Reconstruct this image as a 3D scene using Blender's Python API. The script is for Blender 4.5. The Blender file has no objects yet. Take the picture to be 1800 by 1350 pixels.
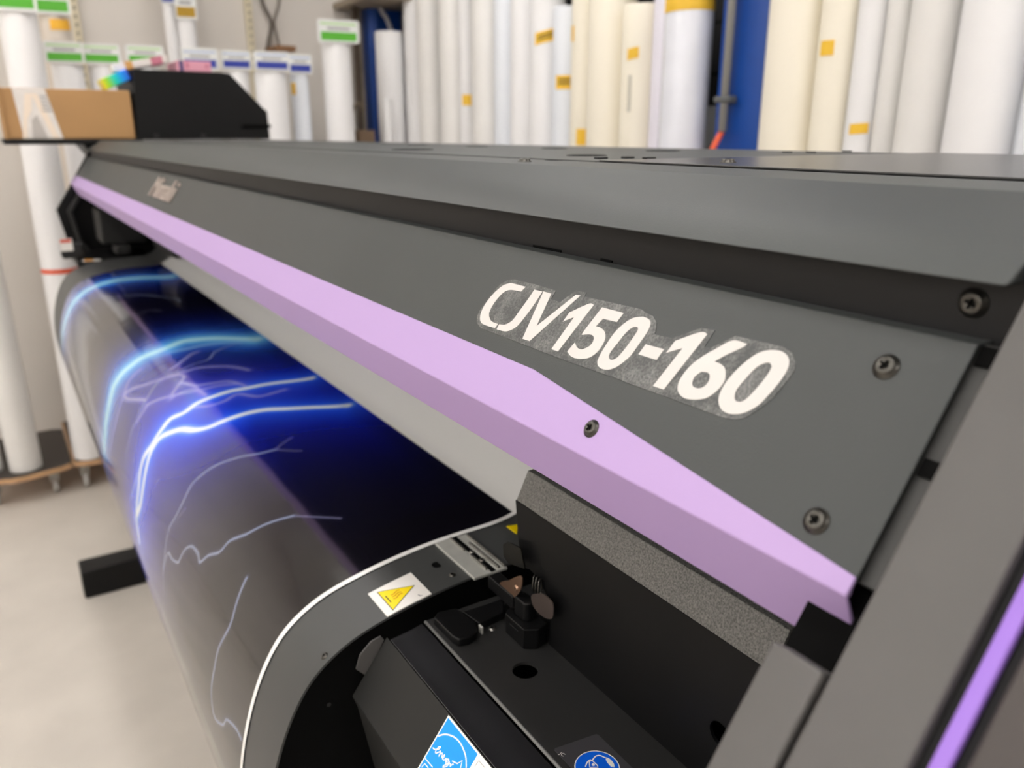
# Wide-format printer in a print shop, roll rack behind
import bpy, bmesh, math, random
import numpy as np
from mathutils import Vector, Matrix
random.seed(7)
C = bpy.context.scene.collection
PI = math.pi
EXPO = 0.0
# traced outlines: LET/FILM on the cover (Y, up-slope); ST strokes of the print (Y, arc length); PR platen profile (X, Z), its rising back part added to catch light
D = {'LET':{'C':[[[0.35944,-0.02144],[0.36111,-0.02473],[0.36842,-0.02516],[0.3734,-0.02619],[0.37689,-0.02898],[0.37913,-0.03433],[0.37967,-0.03876],[0.37879,-0.04227],[0.37571,-0.04469],[0.37192,-0.046],[0.36565,-0.04614],[0.36625,-0.04886],[0.37558,-0.04925],[0.38068,-0.04884],[0.38412,-0.04711],[0.38645,-0.04387],[0.38728,-0.03904],[0.38612,-0.0335],[0.38359,-0.02835],[0.38011,-0.02431],[0.37596,-0.02223],[0.37258,-0.02158]]],'J':[[[0.35077,-0.02166],[0.34332,-0.02147],[0.34453,-0.03108],[0.34686,-0.03997],[0.34874,-0.04416],[0.3525,-0.04734],[0.35697,-0.04877],[0.36421,-0.04923],[0.36436,-0.04603],[0.36004,-0.04538],[0.3568,-0.0436],[0.35457,-0.04076],[0.35303,-0.03396],[0.3515,-0.0272]]],'V':[[[0.34245,-0.02125],[0.33525,-0.02124],[0.33297,-0.04018],[0.31619,-0.01836],[0.31268,-0.01814],[0.33196,-0.04885],[0.33852,-0.049]]],'1':[[[0.30364,-0.0211],[0.2998,-0.02103],[0.30692,-0.04873],[0.31252,-0.04879],[0.30879,-0.02972],[0.31509,-0.03374],[0.31393,-0.0282]]],'5':[[[0.29334,-0.02105],[0.27752,-0.0209],[0.27877,-0.02598],[0.28865,-0.02632],[0.29059,-0.03089],[0.28701,-0.03087],[0.28327,-0.03207],[0.28072,-0.03453],[0.27994,-0.03789],[0.28062,-0.04211],[0.28345,-0.04588],[0.28769,-0.0479],[0.2929,-0.04884],[0.29691,-0.04857],[0.30053,-0.04712],[0.29872,-0.04167],[0.29559,-0.04353],[0.29229,-0.04391],[0.29008,-0.04294],[0.28785,-0.0411],[0.28704,-0.03885],[0.28762,-0.03667],[0.28955,-0.03558],[0.29268,-0.03579],[0.29641,-0.03691],[0.29686,-0.03518]]],'0':[[[0.2656,-0.02039],[0.27031,-0.02214],[0.27394,-0.02592],[0.2767,-0.03158],[0.27789,-0.03942],[0.27791,-0.04495],[0.2767,-0.04765],[0.27405,-0.04894],[0.27069,-0.04901],[0.26731,-0.04809],[0.26373,-0.04537],[0.26032,-0.04039],[0.2593,-0.03752],[0.25825,-0.03166],[0.25753,-0.02665],[0.25791,-0.02289],[0.25993,-0.02079],[0.26319,-0.02018]],[[0.26553,-0.02555],[0.26757,-0.02651],[0.2698,-0.02998],[0.27121,-0.03517],[0.27253,-0.03997],[0.27228,-0.04251],[0.27084,-0.04362],[0.26873,-0.04346],[0.26662,-0.04143],[0.265,-0.03661],[0.26392,-0.03106],[0.26343,-0.02704],[0.26426,-0.0257]]],'-':[[[0.25461,-0.03197],[0.24321,-0.03162],[0.24406,-0.03711],[0.25568,-0.03727]]],'1b':[[[0.22932,-0.02007],[0.22532,-0.02005],[0.23216,-0.04812],[0.23858,-0.04831],[0.23385,-0.02874],[0.24103,-0.03293],[0.23972,-0.02672]]],'6':[[[0.21165,-0.01977],[0.20462,-0.01958],[0.20559,-0.02131],[0.21131,-0.02639],[0.21494,-0.03027],[0.21182,-0.0304],[0.20897,-0.03136],[0.2071,-0.03341],[0.20581,-0.03645],[0.20633,-0.03999],[0.20812,-0.04349],[0.21104,-0.04609],[0.21562,-0.04784],[0.22004,-0.0484],[0.22375,-0.04732],[0.22582,-0.04527],[0.22673,-0.04241],[0.22641,-0.03875],[0.22495,-0.03434],[0.22168,-0.02948],[0.21732,-0.02486]],[[0.21859,-0.03593],[0.21582,-0.03538],[0.21392,-0.03594],[0.21285,-0.03802],[0.21319,-0.04071],[0.21494,-0.04243],[0.21672,-0.04291],[0.21893,-0.04259],[0.22008,-0.04139],[0.22041,-0.03885]]],'0b':[[[0.19078,-0.019],[0.18774,-0.01893],[0.18494,-0.02004],[0.18288,-0.02231],[0.18215,-0.02571],[0.18275,-0.03067],[0.1841,-0.03586],[0.18621,-0.04132],[0.19002,-0.04555],[0.19434,-0.04763],[0.19838,-0.04803],[0.20149,-0.04694],[0.20372,-0.0447],[0.20479,-0.04165],[0.20474,-0.03699],[0.20325,-0.0315],[0.20074,-0.0262],[0.19761,-0.02204],[0.19426,-0.01995]],[[0.19194,-0.02471],[0.19028,-0.02447],[0.18899,-0.02555],[0.1889,-0.02838],[0.18991,-0.03354],[0.19151,-0.03849],[0.19299,-0.04139],[0.19468,-0.04245],[0.19634,-0.04243],[0.19772,-0.04119],[0.19849,-0.03852],[0.19761,-0.03452],[0.19614,-0.02996],[0.19445,-0.02661]]]},'FILM':[[0.38602,-0.04938],[0.38904,-0.04566],[0.38908,-0.0394],[0.38746,-0.03094],[0.38348,-0.02398],[0.37864,-0.02035],[0.37295,-0.01895],[0.3497,-0.01866],[0.33323,-0.01905],[0.33339,-0.02402],[0.32511,-0.02439],[0.31809,-0.01596],[0.30987,-0.01599],[0.30941,-0.01807],[0.26802,-0.01694],[0.26472,-0.01799],[0.2593,-0.01857],[0.25537,-0.02087],[0.25352,-0.02382],[0.25286,-0.02653],[0.24227,-0.02594],[0.23002,-0.01815],[0.22271,-0.01753],[0.22354,-0.02574],[0.22035,-0.02539],[0.21173,-0.01763],[0.18886,-0.01697],[0.18424,-0.01825],[0.1803,-0.02163],[0.17921,-0.02491],[0.18183,-0.03677],[0.18632,-0.04416],[0.1889,-0.04741],[0.1928,-0.04938],[0.19841,-0.05032],[0.2166,-0.05039],[0.25083,-0.05093],[0.25859,-0.05077],[0.29754,-0.05161],[0.33401,-0.0516],[0.37957,-0.05167]],'ST':[['broad',[[2.1163,0.448],[2.0915,0.4185],[2.0611,0.3788],[2.0428,0.3458],[2.0266,0.3154],[2.0227,0.2888],[2.0241,0.261],[2.0193,0.2352],[2.0045,0.2066],[1.9865,0.1789],[1.9545,0.1234]]],['broad',[[1.3346,0.4525],[1.3214,0.4231],[1.3244,0.4085],[1.325,0.3778],[1.3339,0.3488],[1.3355,0.3478],[1.328,0.3242],[1.3232,0.3035],[1.3247,0.2854],[1.3223,0.2663],[1.3249,0.2453],[1.3346,0.2197],[1.3243,0.1981],[1.3063,0.1707],[1.268,0.1272],[1.2568,0.1217]]],['mid',[[1.2932,0.2464],[1.2842,0.2235],[1.2805,0.1975],[1.2689,0.165],[1.2509,0.1277]]],['bolt',[[0.9947,0.4575],[1.0108,0.4389],[1.0137,0.4248],[1.0174,0.401],[1.0269,0.3794],[1.0292,0.3599],[1.0174,0.3402],[1.0184,0.3185],[1.0244,0.3013],[1.0163,0.2839],[1.0264,0.2639],[1.0287,0.2424],[1.0275,0.2199],[1.0215,0.2021],[1.0167,0.1697],[1.0069,0.1236],[1.0052,0.1194]]],['bolt',[[1.0084,0.4277],[0.9936,0.4092],[0.9954,0.3877],[1.0017,0.3677],[1.0081,0.3499],[1.0074,0.3341],[1.003,0.3229],[0.9914,0.3125],[0.9728,0.2978],[0.9463,0.2859],[0.9337,0.272],[0.9334,0.2524],[0.9316,0.2284],[0.9241,0.2058],[0.9049,0.1787],[0.8764,0.1248],[0.8726,0.1211]]],['thin',[[0.8344,0.4642],[0.8306,0.4395],[0.8376,0.4229],[0.8386,0.4058],[0.8431,0.3882],[0.8423,0.3748],[0.8318,0.3574],[0.8288,0.3386],[0.8332,0.322],[0.8316,0.3055],[0.8271,0.2876],[0.8187,0.2682],[0.814,0.2594],[0.8053,0.2471],[0.7999,0.2309]]],['faint',[[0.7999,0.2309],[0.8092,0.2205],[0.817,0.2074]]],['faint',[[0.7999,0.2309],[0.7856,0.2206],[0.7745,0.211]]],['thin',[[0.8357,0.4198],[0.8323,0.4073],[0.825,0.3964],[0.8058,0.395],[0.7834,0.3878],[0.7781,0.3792],[0.7698,0.3672],[0.7535,0.3573],[0.7321,0.355],[0.7195,0.358],[0.706,0.3448],[0.687,0.332],[0.683,0.3189],[0.6749,0.3097],[0.6681,0.3017],[0.6605,0.2824],[0.6503,0.2617]]],['faint',[[0.6503,0.2617],[0.6326,0.2482],[0.611,0.231]]],['thin',[[0.6161,0.3228],[0.6098,0.3411],[0.6044,0.3608],[0.6152,0.3874],[0.6157,0.4068],[0.6169,0.4291],[0.6036,0.4442],[0.5768,0.4339],[0.5667,0.4224],[0.5419,0.4139],[0.5274,0.4129]]],['faint',[[0.839,0.3821],[0.8255,0.3613],[0.8138,0.3412]]],['thin',[[1.1127,0.4239],[1.1296,0.3919],[1.1274,0.3694],[1.132,0.3544],[1.1339,0.335],[1.1469,0.3143],[1.1816,0.282],[1.1861,0.259],[1.1796,0.2568],[1.192,0.2368],[1.1971,0.2103],[1.228,0.1932],[1.2498,0.1635],[1.2537,0.148]]],['violet',[[1.2627,0.4404],[1.2462,0.3963],[1.2464,0.3638],[1.2534,0.3385],[1.2714,0.3207],[1.275,0.2977]]],['violet',[[1.2534,0.3385],[1.2306,0.3218],[1.1961,0.3002],[1.1816,0.282]]],['violet',[[1.2534,0.3385],[1.2216,0.3368],[1.1469,0.3143]]],['violet',[[1.13,0.3184],[1.1142,0.3018],[1.0964,0.2853],[1.0828,0.2697],[1.0707,0.252],[1.0641,0.2283],[1.0491,0.2068]]],['violet',[[1.0964,0.2853],[1.1302,0.265],[1.1524,0.2551],[1.1723,0.2644],[1.1777,0.2827]]],['violet',[[1.1302,0.265],[1.1045,0.2547],[1.0421,0.2485]]],['violet',[[1.1245,0.3198],[1.1231,0.3286],[1.1253,0.3438]]],['violet',[[1.1757,0.2692],[1.1709,0.2509],[1.1691,0.2321],[1.1516,0.2113],[1.1321,0.1932],[1.0978,0.1777]]],['violet',[[1.1284,0.2635],[1.0964,0.2519],[1.0822,0.2333],[1.067,0.2116],[1.0296,0.1999]]],['violet',[[1.0865,0.2874],[1.0905,0.2752],[1.0823,0.2568],[1.0419,0.2498]]],['violet',[[1.0164,0.2697],[1.0002,0.2544],[0.9981,0.2361],[1.0069,0.2165],[0.9767,0.1972],[0.9806,0.163]]],['violet',[[1.206,0.2633],[1.2179,0.2491],[1.2468,0.2252],[1.2514,0.2141]]],['thin',[[1.9052,0.2868],[1.8388,0.2713],[1.8184,0.2455],[1.7822,0.2109],[1.722,0.1818],[1.6805,0.1625],[1.6502,0.1617]]],['faint',[[1.7762,0.3092],[1.7753,0.2926],[1.7863,0.27],[1.8163,0.2478]]],['faint',[[1.6115,0.249],[1.622,0.2363],[1.617,0.2188],[1.5903,0.2069]]],['bolt2',[[1.0641,0.4307],[1.0523,0.4144],[1.0377,0.3884],[1.0324,0.3661]]]],'DEL':0.08182,'PR':[[0.4884,1.0717],[0.444,1.0391],[0.3848,0.9932],[0.3515,0.9673],[0.3345,0.9577],[0.3108,0.9551],[0.277,0.9555],[0.2398,0.9529],[0.2019,0.947],[0.1685,0.9392],[0.15,0.9303],[0.1332,0.9185],[0.1211,0.9031],[0.11,0.8823],[0.102,0.8601],[0.0963,0.8407],[0.0904,0.8148],[0.0869,0.7816],[0.0869,0.752],[0.094,0.6928],[0.111,0.6188],[0.1406,0.53],[0.185,0.419]],'EN':{'arc':[[0.3578,-0.0145],[0.3546,-0.0112],[0.3506,-0.0087],[0.345,-0.0067],[0.3391,-0.0062],[0.3338,-0.0072],[0.3292,-0.0091],[0.3251,-0.0126]],'script':[[0.3568,-0.0217],[0.3544,-0.0212],[0.3517,-0.019],[0.3513,-0.0173],[0.3528,-0.0186],[0.3532,-0.0213],[0.3523,-0.0221],[0.3504,-0.0202],[0.3495,-0.019],[0.3487,-0.0217],[0.349,-0.021],[0.3475,-0.0188],[0.3462,-0.0205],[0.3447,-0.0198],[0.3452,-0.0183],[0.3457,-0.0204],[0.3436,-0.0207],[0.3425,-0.0188],[0.3418,-0.0204],[0.3415,-0.0186],[0.3399,-0.0181],[0.3412,-0.0205],[0.3401,-0.0209],[0.3389,-0.0185],[0.3388,-0.0211],[0.3414,-0.0238],[0.341,-0.0221],[0.3375,-0.0188],[0.3368,-0.02],[0.3358,-0.0178],[0.3349,-0.0177]],'star':[[0.3374,-0.0169],[0.3327,-0.0153],[0.3306,-0.0118],[0.3289,-0.0154]],'box':[[0.3578,-0.0296],[0.3486,-0.029]],'box2':[[0.3567,-0.0348],[0.3559,-0.0318],[0.3515,-0.0315]],'diam':[[0.3201,-0.008],[0.3197,-0.0041],[0.3135,-0.0039]]},'SG':{'label':[[0.2134,0.2903],[0.2144,0.2911],[0.2412,0.2917],[0.2436,0.2904],[0.2448,0.2598]],'circle':[[0.2176,0.2772],[0.2212,0.2803],[0.2267,0.2824],[0.2316,0.2824],[0.2357,0.2808],[0.2389,0.2774],[0.2403,0.272],[0.2399,0.2667],[0.2388,0.2637]],'head':[[0.223,0.2741],[0.2259,0.2762],[0.2285,0.2768],[0.229,0.2759],[0.2325,0.2773],[0.235,0.2765],[0.2362,0.2741],[0.2376,0.2715],[0.2373,0.2678],[0.2359,0.2655]],'ear':[[0.2362,0.2727],[0.2376,0.2715],[0.2376,0.2682],[0.2364,0.2668],[0.235,0.2664],[0.235,0.2693],[0.2354,0.2712]],'gog':[[0.2271,0.276],[0.229,0.2759],[0.2292,0.2714],[0.2286,0.2702],[0.2248,0.2726]],'gc':[[0.2276,0.273]],'jc':[[0.2144,0.2886],[0.215,0.286],[0.2158,0.2849]]},'HOT':{'sq':[[0.4938,0.2555],[0.4951,0.2194],[0.4587,0.2193],[0.4581,0.2552]],'tri':[[0.4902,0.25],[0.4768,0.2248],[0.4617,0.2499]],'tri2':[[0.4888,0.2496],[0.4767,0.2265],[0.463,0.2493]],'bar':[[0.4808,0.247],[0.471,0.247]],'w':[[[0.4786,0.2436],[0.4783,0.2417],[0.4799,0.2384],[0.4797,0.236]],[[0.4763,0.2437],[0.4758,0.2416],[0.4774,0.2384],[0.4767,0.236]],[[0.4734,0.244],[0.4728,0.2418],[0.475,0.2383],[0.4743,0.2359]]],'t':[[0.465,0.2278],[0.4623,0.2275],[0.4621,0.2259]]}}

# ------------------------------------------------------------------ materials
def lin(c):
    return tuple(((v/255.0)/12.92 if v/255.0 <= .04045 else ((v/255.0+.055)/1.055)**2.4) for v in c) + (1.0,)
MATS = {}
def mat(name, rgb, rough=.5, metal=0.0, spec=.5, noise=0.0, nscale=40.0, bump=0.0, bscale=800.0, coat=0.0, emit=None, alpha=1.0, trans=0.0):
    if name in MATS: return MATS[name]
    m = bpy.data.materials.new(name); m.use_nodes = True
    nt = m.node_tree; b = nt.nodes['Principled BSDF']
    col = lin(rgb)
    b.inputs['Base Color'].default_value = col
    b.inputs['Roughness'].default_value = rough
    b.inputs['Metallic'].default_value = metal
    b.inputs['Specular IOR Level'].default_value = spec
    b.inputs['Coat Weight'].default_value = coat
    b.inputs['Coat Roughness'].default_value = .08
    b.inputs['Alpha'].default_value = alpha
    b.inputs['Transmission Weight'].default_value = trans
    tc = nt.nodes.new('ShaderNodeTexCoord')
    if noise > 0:
        n = nt.nodes.new('ShaderNodeTexNoise'); n.inputs['Scale'].default_value = nscale; n.inputs['Detail'].default_value = 5
        r = nt.nodes.new('ShaderNodeMapRange')
        r.inputs['From Min'].default_value = .3; r.inputs['From Max'].default_value = .7
        r.inputs['To Min'].default_value = 1-noise; r.inputs['To Max'].default_value = 1+noise
        mx = nt.nodes.new('ShaderNodeVectorMath'); mx.operation = 'SCALE'
        mx.inputs[0].default_value = col[:3]
        nt.links.new(tc.outputs['Object'], n.inputs['Vector'])
        nt.links.new(n.outputs['Fac'], r.inputs['Value'])
        nt.links.new(r.outputs['Result'], mx.inputs['Scale'])
        nt.links.new(mx.outputs['Vector'], b.inputs['Base Color'])
    if bump > 0:
        n2 = nt.nodes.new('ShaderNodeTexNoise'); n2.inputs['Scale'].default_value = bscale; n2.inputs['Detail'].default_value = 3
        bp = nt.nodes.new('ShaderNodeBump'); bp.inputs['Strength'].default_value = bump; bp.inputs['Distance'].default_value = .001
        nt.links.new(tc.outputs['Object'], n2.inputs['Vector'])
        nt.links.new(n2.outputs['Fac'], bp.inputs['Height'])
        nt.links.new(bp.outputs['Normal'], b.inputs['Normal'])
    if emit:
        b.inputs['Emission Color'].default_value = lin(emit[0]); b.inputs['Emission Strength'].default_value = emit[1]
    MATS[name] = m
    return m

M_COVER  = lambda: mat('charcoal_powder_coat', (64,67,67), .48, spec=.4, noise=.06, nscale=6, bump=.12, bscale=1500)
M_DARK   = lambda: mat('dark_grey_coat', (42,42,42), .5, spec=.25, noise=.06, nscale=9, bump=.1, bscale=1500)
M_HOUS   = lambda: mat('housing_grey_coat', (85,83,82), .5, noise=.09, nscale=14, bump=.1, bscale=1500)
M_BLACK  = lambda: mat('black_plastic', (13,13,14), .42, spec=.25, noise=.1, nscale=12)
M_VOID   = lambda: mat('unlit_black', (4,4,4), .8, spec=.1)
M_GLOSSB = lambda: mat('glossy_black', (17,17,19), .22, noise=.35, nscale=25)
M_PURPLE = lambda: mat('lilac_coat', (177,150,200), .5, bump=.05, bscale=1500)
M_SPECK  = lambda: mat('speckled_grey', (112,111,108), .55, noise=.5, nscale=900, bump=.5, bscale=900)
M_STEEL  = lambda: mat('bright_steel', (150,148,143), .3, metal=.9, noise=.15, nscale=120)
M_DKSTEEL= lambda: mat('dark_steel', (84,82,78), .3, metal=.9, noise=.15, nscale=120)
M_COPPER = lambda: mat('bronze_plate', (176,144,122), .3, metal=.9)
M_WHITE  = lambda: mat('white_vinyl', (238,235,230), .45)
M_INK    = lambda: mat('black_print', (25,25,25), .5)
M_GREYPR = lambda: mat('grey_print', (150,150,152), .6)
M_YELLOW = lambda: mat('warning_yellow', (250,222,0), .4)
M_ORANGE = lambda: mat('orange_print', (206,136,0), .4)
M_ALU    = lambda: mat('brushed_aluminium', (196,196,190), .42, metal=.35, noise=.1, nscale=60)

# ------------------------------------------------------------------ mesh helpers
def link(name, me, m=None, parent=None, smooth=False):
    o = bpy.data.objects.new(name, me); C.objects.link(o)
    if m: 
        for x in (m if isinstance(m, (list, tuple)) else [m]): me.materials.append(x)
    if parent: o.parent = parent
    if smooth:
        for p in me.polygons: p.use_smooth = True
    return o
def rel(o, parent):
    """keep world placement when the parent stands away from the origin"""
    o.parent = parent; o.matrix_parent_inverse = Matrix.Translation(-parent.location) if parent.location.length else Matrix()
    return o
def fin(bm, name, m, parent=None, smooth=False):
    bmesh.ops.recalc_face_normals(bm, faces=bm.faces[:])
    me = bpy.data.meshes.new(name); bm.to_mesh(me); bm.free()
    return link(name, me, m, parent, smooth)
def bevel(o, w=.001, seg=2, ang=35):
    b = o.modifiers.new('bevel', 'BEVEL'); b.width = w; b.segments = seg; b.limit_method = 'ANGLE'; b.angle_limit = math.radians(ang)
    for p in o.data.polygons: p.use_smooth = True
    o.modifiers.new('wn', 'WEIGHTED_NORMAL')
    return o
def add_box(bm, x0, x1, y0, y1, z0, z1):
    v = [bm.verts.new(p) for p in ((x0,y0,z0),(x1,y0,z0),(x1,y1,z0),(x0,y1,z0),(x0,y0,z1),(x1,y0,z1),(x1,y1,z1),(x0,y1,z1))]
    for f in ((0,3,2,1),(4,5,6,7),(0,1,5,4),(1,2,6,5),(2,3,7,6),(3,0,4,7)): bm.faces.new([v[i] for i in f])
def box(name, x0, x1, y0, y1, z0, z1, m, parent=None, bv=.001):
    bm = bmesh.new(); add_box(bm, x0, x1, y0, y1, z0, z1)
    o = fin(bm, name, m, parent)
    if bv: bevel(o, bv)
    return o
def add_prism(bm, pts, f0, f1):
    """pts: 2-D loop; f0/f1 map a 2-D point to the two end 3-D points"""
    a = [bm.verts.new(f0(p)) for p in pts]; b = [bm.verts.new(f1(p)) for p in pts]
    n = len(pts)
    bm.faces.new(a); bm.faces.new(b[::-1])
    for i in range(n): bm.faces.new((a[i], b[i], b[(i+1)%n], a[(i+1)%n]))
def prism_y(name, xz, y0, y1, m, parent=None, bv=.001):
    bm = bmesh.new(); add_prism(bm, xz, lambda p: (p[0], y0, p[1]), lambda p: (p[0], y1, p[1]))
    o = fin(bm, name, m, parent)
    if bv: bevel(o, bv)
    return o
def prism_z(name, xy, z0, z1, m, parent=None, bv=.001):
    bm = bmesh.new(); add_prism(bm, xy, lambda p: (p[0], p[1], z0), lambda p: (p[0], p[1], z1))
    o = fin(bm, name, m, parent)
    if bv: bevel(o, bv)
    return o
def add_tube(bm, pts, r, n=10, caps=True):
    pts = [Vector(p) for p in pts]; rings = []
    for i, p in enumerate(pts):
        d = (pts[min(i+1, len(pts)-1)] - pts[max(i-1, 0)]).normalized()
        up = Vector((0,0,1)) if abs(d.z) < .9 else Vector((1,0,0))
        a = d.cross(up).normalized(); b = a.cross(d)
        rr = r[i] if isinstance(r, (list, tuple)) else r
        rings.append([bm.verts.new(p + a*rr*math.cos(2*PI*k/n) + b*rr*math.sin(2*PI*k/n)) for k in range(n)])
    for A, B in zip(rings, rings[1:]):
        for k in range(n): bm.faces.new((A[k], A[(k+1)%n], B[(k+1)%n], B[k]))
    if caps: bm.faces.new(rings[0][::-1]); bm.faces.new(rings[-1])
def tube(name, pts, r, m, parent=None, n=10):
    bm = bmesh.new(); add_tube(bm, pts, r, n); return fin(bm, name, m, parent, True)
def add_lathe(bm, prof, n=24, mtx=Matrix()):
    rings = []
    for r, z in prof:
        if r < 1e-7: rings.append([bm.verts.new(mtx @ Vector((0,0,z)))])
        else: rings.append([bm.verts.new(mtx @ Vector((r*math.cos(2*PI*k/n), r*math.sin(2*PI*k/n), z))) for k in range(n)])
    for A, B in zip(rings, rings[1:]):
        for k in range(n):
            a = A[k%len(A)], A[(k+1)%len(A)]; b = B[k%len(B)], B[(k+1)%len(B)]
            f = []
            for v in (a[0], a[1], b[1], b[0]):
                if v not in f: f.append(v)
            if len(f) > 2: bm.faces.new(f)
def cr(pts, n=6, closed=False):
    out = []; N = len(pts)
    g = (lambda j: pts[j%N]) if closed else (lambda j: pts[min(max(j,0),N-1)])
    for i in range(N if closed else N-1):
        a, b, c, d = g(i-1), g(i), g(i+1), g(i+2)
        for t in range(n):
            t /= n
            out.append(tuple(.5*((2*b[q])+(-a[q]+c[q])*t+(2*a[q]-5*b[q]+4*c[q]-d[q])*t*t+(-a[q]+3*b[q]-3*c[q]+d[q])*t**3) for q in range(len(b))))
    if not closed: out.append(tuple(pts[-1]))
    return out
def smooth_loop(pts, ang=42):
    """round a traced outline but keep its sharp corners"""
    N = len(pts); cor = []
    for i in range(N):
        a, b, c = Vector(pts[i-1]), Vector(pts[i]), Vector(pts[(i+1)%N])
        if (b-a).length > 0 and (c-b).length > 0 and math.degrees((b-a).angle(c-b)) > ang: cor.append(i)
    if not cor: return cr(pts, 5, True)
    out = []
    for k, i in enumerate(cor):
        j = cor[(k+1)%len(cor)]; j = j if j > i else j+N
        seg = [pts[q%N] for q in range(i, j+1)]
        out += (cr(seg, 5) if len(seg) > 2 else seg)[:-1]
    return out
def plate(name, loops, th, mtx, m, parent=None):
    """flat plate with holes: 2-D loops, extruded th along +z of mtx"""
    cu = bpy.data.curves.new('tmp', 'CURVE'); cu.dimensions = '2D'; cu.fill_mode = 'BOTH'; cu.extrude = th/2
    for l in loops:
        s = cu.splines.new('POLY'); s.points.add(len(l)-1); s.use_cyclic_u = True
        for q, p in zip(s.points, l): q.co = (p[0], p[1], 0, 1)
    o = bpy.data.objects.new('tmp', cu); C.objects.link(o)
    dg = bpy.context.evaluated_depsgraph_get(); dg.update()
    me = bpy.data.meshes.new_from_object(o.evaluated_get(dg)); me.name = name
    bpy.data.objects.remove(o); bpy.data.curves.remove(cu)
    me.transform(mtx @ Matrix.Translation((0,0,th/2)))
    me.materials.clear()
    return link(name, me, m, parent)
def text_mesh(name, body, size, mtx, th, m, parent=None, shear=0, sx=1.0):
    cu = bpy.data.curves.new('tmp', 'FONT'); cu.body = body; cu.size = size; cu.extrude = th/2; cu.shear = shear
    o = bpy.data.objects.new('tmp', cu); C.objects.link(o)
    dg = bpy.context.evaluated_depsgraph_get(); dg.update()
    me = bpy.data.meshes.new_from_object(o.evaluated_get(dg)); me.name = name
    bpy.data.objects.remove(o); bpy.data.curves.remove(cu)
    me.transform(mtx @ Matrix.Translation((0,0,th/2)) @ Matrix.Diagonal((sx,1,1,1)))
    me.materials.clear()
    return link(name, me, m, parent)
def frame(o, x, y, z):
    m = Matrix((x, y, z)).transposed().to_4x4(); m.translation = Vector(o); return m
def ribbon(name, line, w, th, mtx, m, parent=None, closed=False):
    """flat stroke of width w following a 2-D line in the plane of mtx"""
    P = [Vector(p) for p in line]; n = len(P); L = []; R = []
    for i in range(n):
        a = P[i-1] if (i > 0 or closed) else P[i]; b = P[(i+1)%n] if (i < n-1 or closed) else P[i]
        d = (b-a); d = d.normalized() if d.length > 1e-9 else Vector((1,0)); q = Vector((-d.y, d.x))*w/2
        L.append(P[i]+q); R.append(P[i]-q)
    bm = bmesh.new()
    g = lambda v, z: bm.verts.new(mtx @ Vector((v.x, v.y, z)))
    lt = [g(v, th) for v in L]; rt = [g(v, th) for v in R]; lb = [g(v, 0) for v in L]; rb = [g(v, 0) for v in R]
    for i in range(n if closed else n-1):
        j = (i+1)%n
        bm.faces.new((lt[i], rt[i], rt[j], lt[j])); bm.faces.new((lt[i], lt[j], lb[j], lb[i])); bm.faces.new((rt[i], rb[i], rb[j], rt[j]))
    me = bpy.data.meshes.new(name); bm.to_mesh(me); bm.free()
    return link(name, me, m, parent)
def circ(cx, cy, r, n=28): return [(cx+r*math.cos(2*PI*k/n), cy+r*math.sin(2*PI*k/n)) for k in range(n)]
def tag(o, label, cat, group=None):
    o['label'] = label; o['category'] = cat
    if group: o['group'] = group
    return o
def thing(name, label, cat, loc=(0,0,0), group=None):
    o = bpy.data.objects.new(name, None); C.objects.link(o); o.location = loc; o.empty_display_size = .05
    return tag(o, label, cat, group)
def struct(o): o['kind'] = 'structure'; return o

# ------------------------------------------------------------------ the room
H = 1.27
X0, X1, Y0, Y1, ZC = -7.2, 2.05, -3.6, 3.72, 2.75
M_WALL = mat('painted_wall', (216,210,203), .75, noise=.03, nscale=2.2, bump=.1, bscale=250)
M_WALL2 = mat('painted_wall_far', (226,224,221), .75, noise=.03, nscale=2.2)
M_FLOOR = mat('grey_beige_vinyl_floor', (208,201,192), .42, noise=.06, nscale=5, bump=.08, bscale=160)
M_CEIL = mat('ceiling_white', (242,241,238), .85, noise=.02, nscale=8)
struct(box('floor', X0-.1, X1+.1, Y0-.1, Y1+.1, -.1, 0, M_FLOOR, bv=0))
struct(box('ceiling', X0-.1, X1+.1, Y0-.1, Y1+.1, ZC, ZC+.1, M_CEIL, bv=0))
struct(box('wall_back', X0-.1, X1+.1, Y1, Y1+.1, 0, ZC, M_WALL, bv=0))
struct(box('wall_near', X0-.1, X1+.1, Y0-.1, Y0, 0, ZC, M_WALL2, bv=0))
struct(box('wall_right', X1, X1+.1, Y0, Y1, 0, ZC, M_WALL, bv=0))
struct(box('wall_left', X0-.1, X0, Y0, Y1, 0, ZC, M_WALL2, bv=0))

# strip lamps under the ceiling, in rows along the printer; far left rows added to light the sheet's white strip
M_LAMP = mat('lamp_diffuser', (255,255,255), .5, emit=((255,252,249), 12.0))
M_LAMPB = mat('lamp_housing', (225,225,225), .5)
lamp_rows = [(-6.4, 'added by the left wall'), (-5.3, 'added second from the left wall'), (-4.2, 'added in the left half of the room'), (-3.1, 'added mid room'), (-2.0, 'two rows before the printer'), (-.9, 'over the aisle before the printer'), (.15, 'over the printer'), (1.35, 'along the rack')]
row_say = ['nearest', 'in between', 'farthest']
for lx, where in lamp_rows:
    for k, ly in enumerate((-1.9, .1, 2.1)):
        t = thing('ceiling_light', 'ceiling strip lamp %s, %s of three' % (where, row_say[k]), 'lamp', (lx, ly, ZC), 'strip lamps on the ceiling')
        a = box('lamp_housing', -.11, .11, -.7, .7, -.05, 0, M_LAMPB, t, .004)
        b = box('diffuser', -.095, .095, -.68, .68, -.062, -.05, M_LAMP, t, .003)

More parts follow.
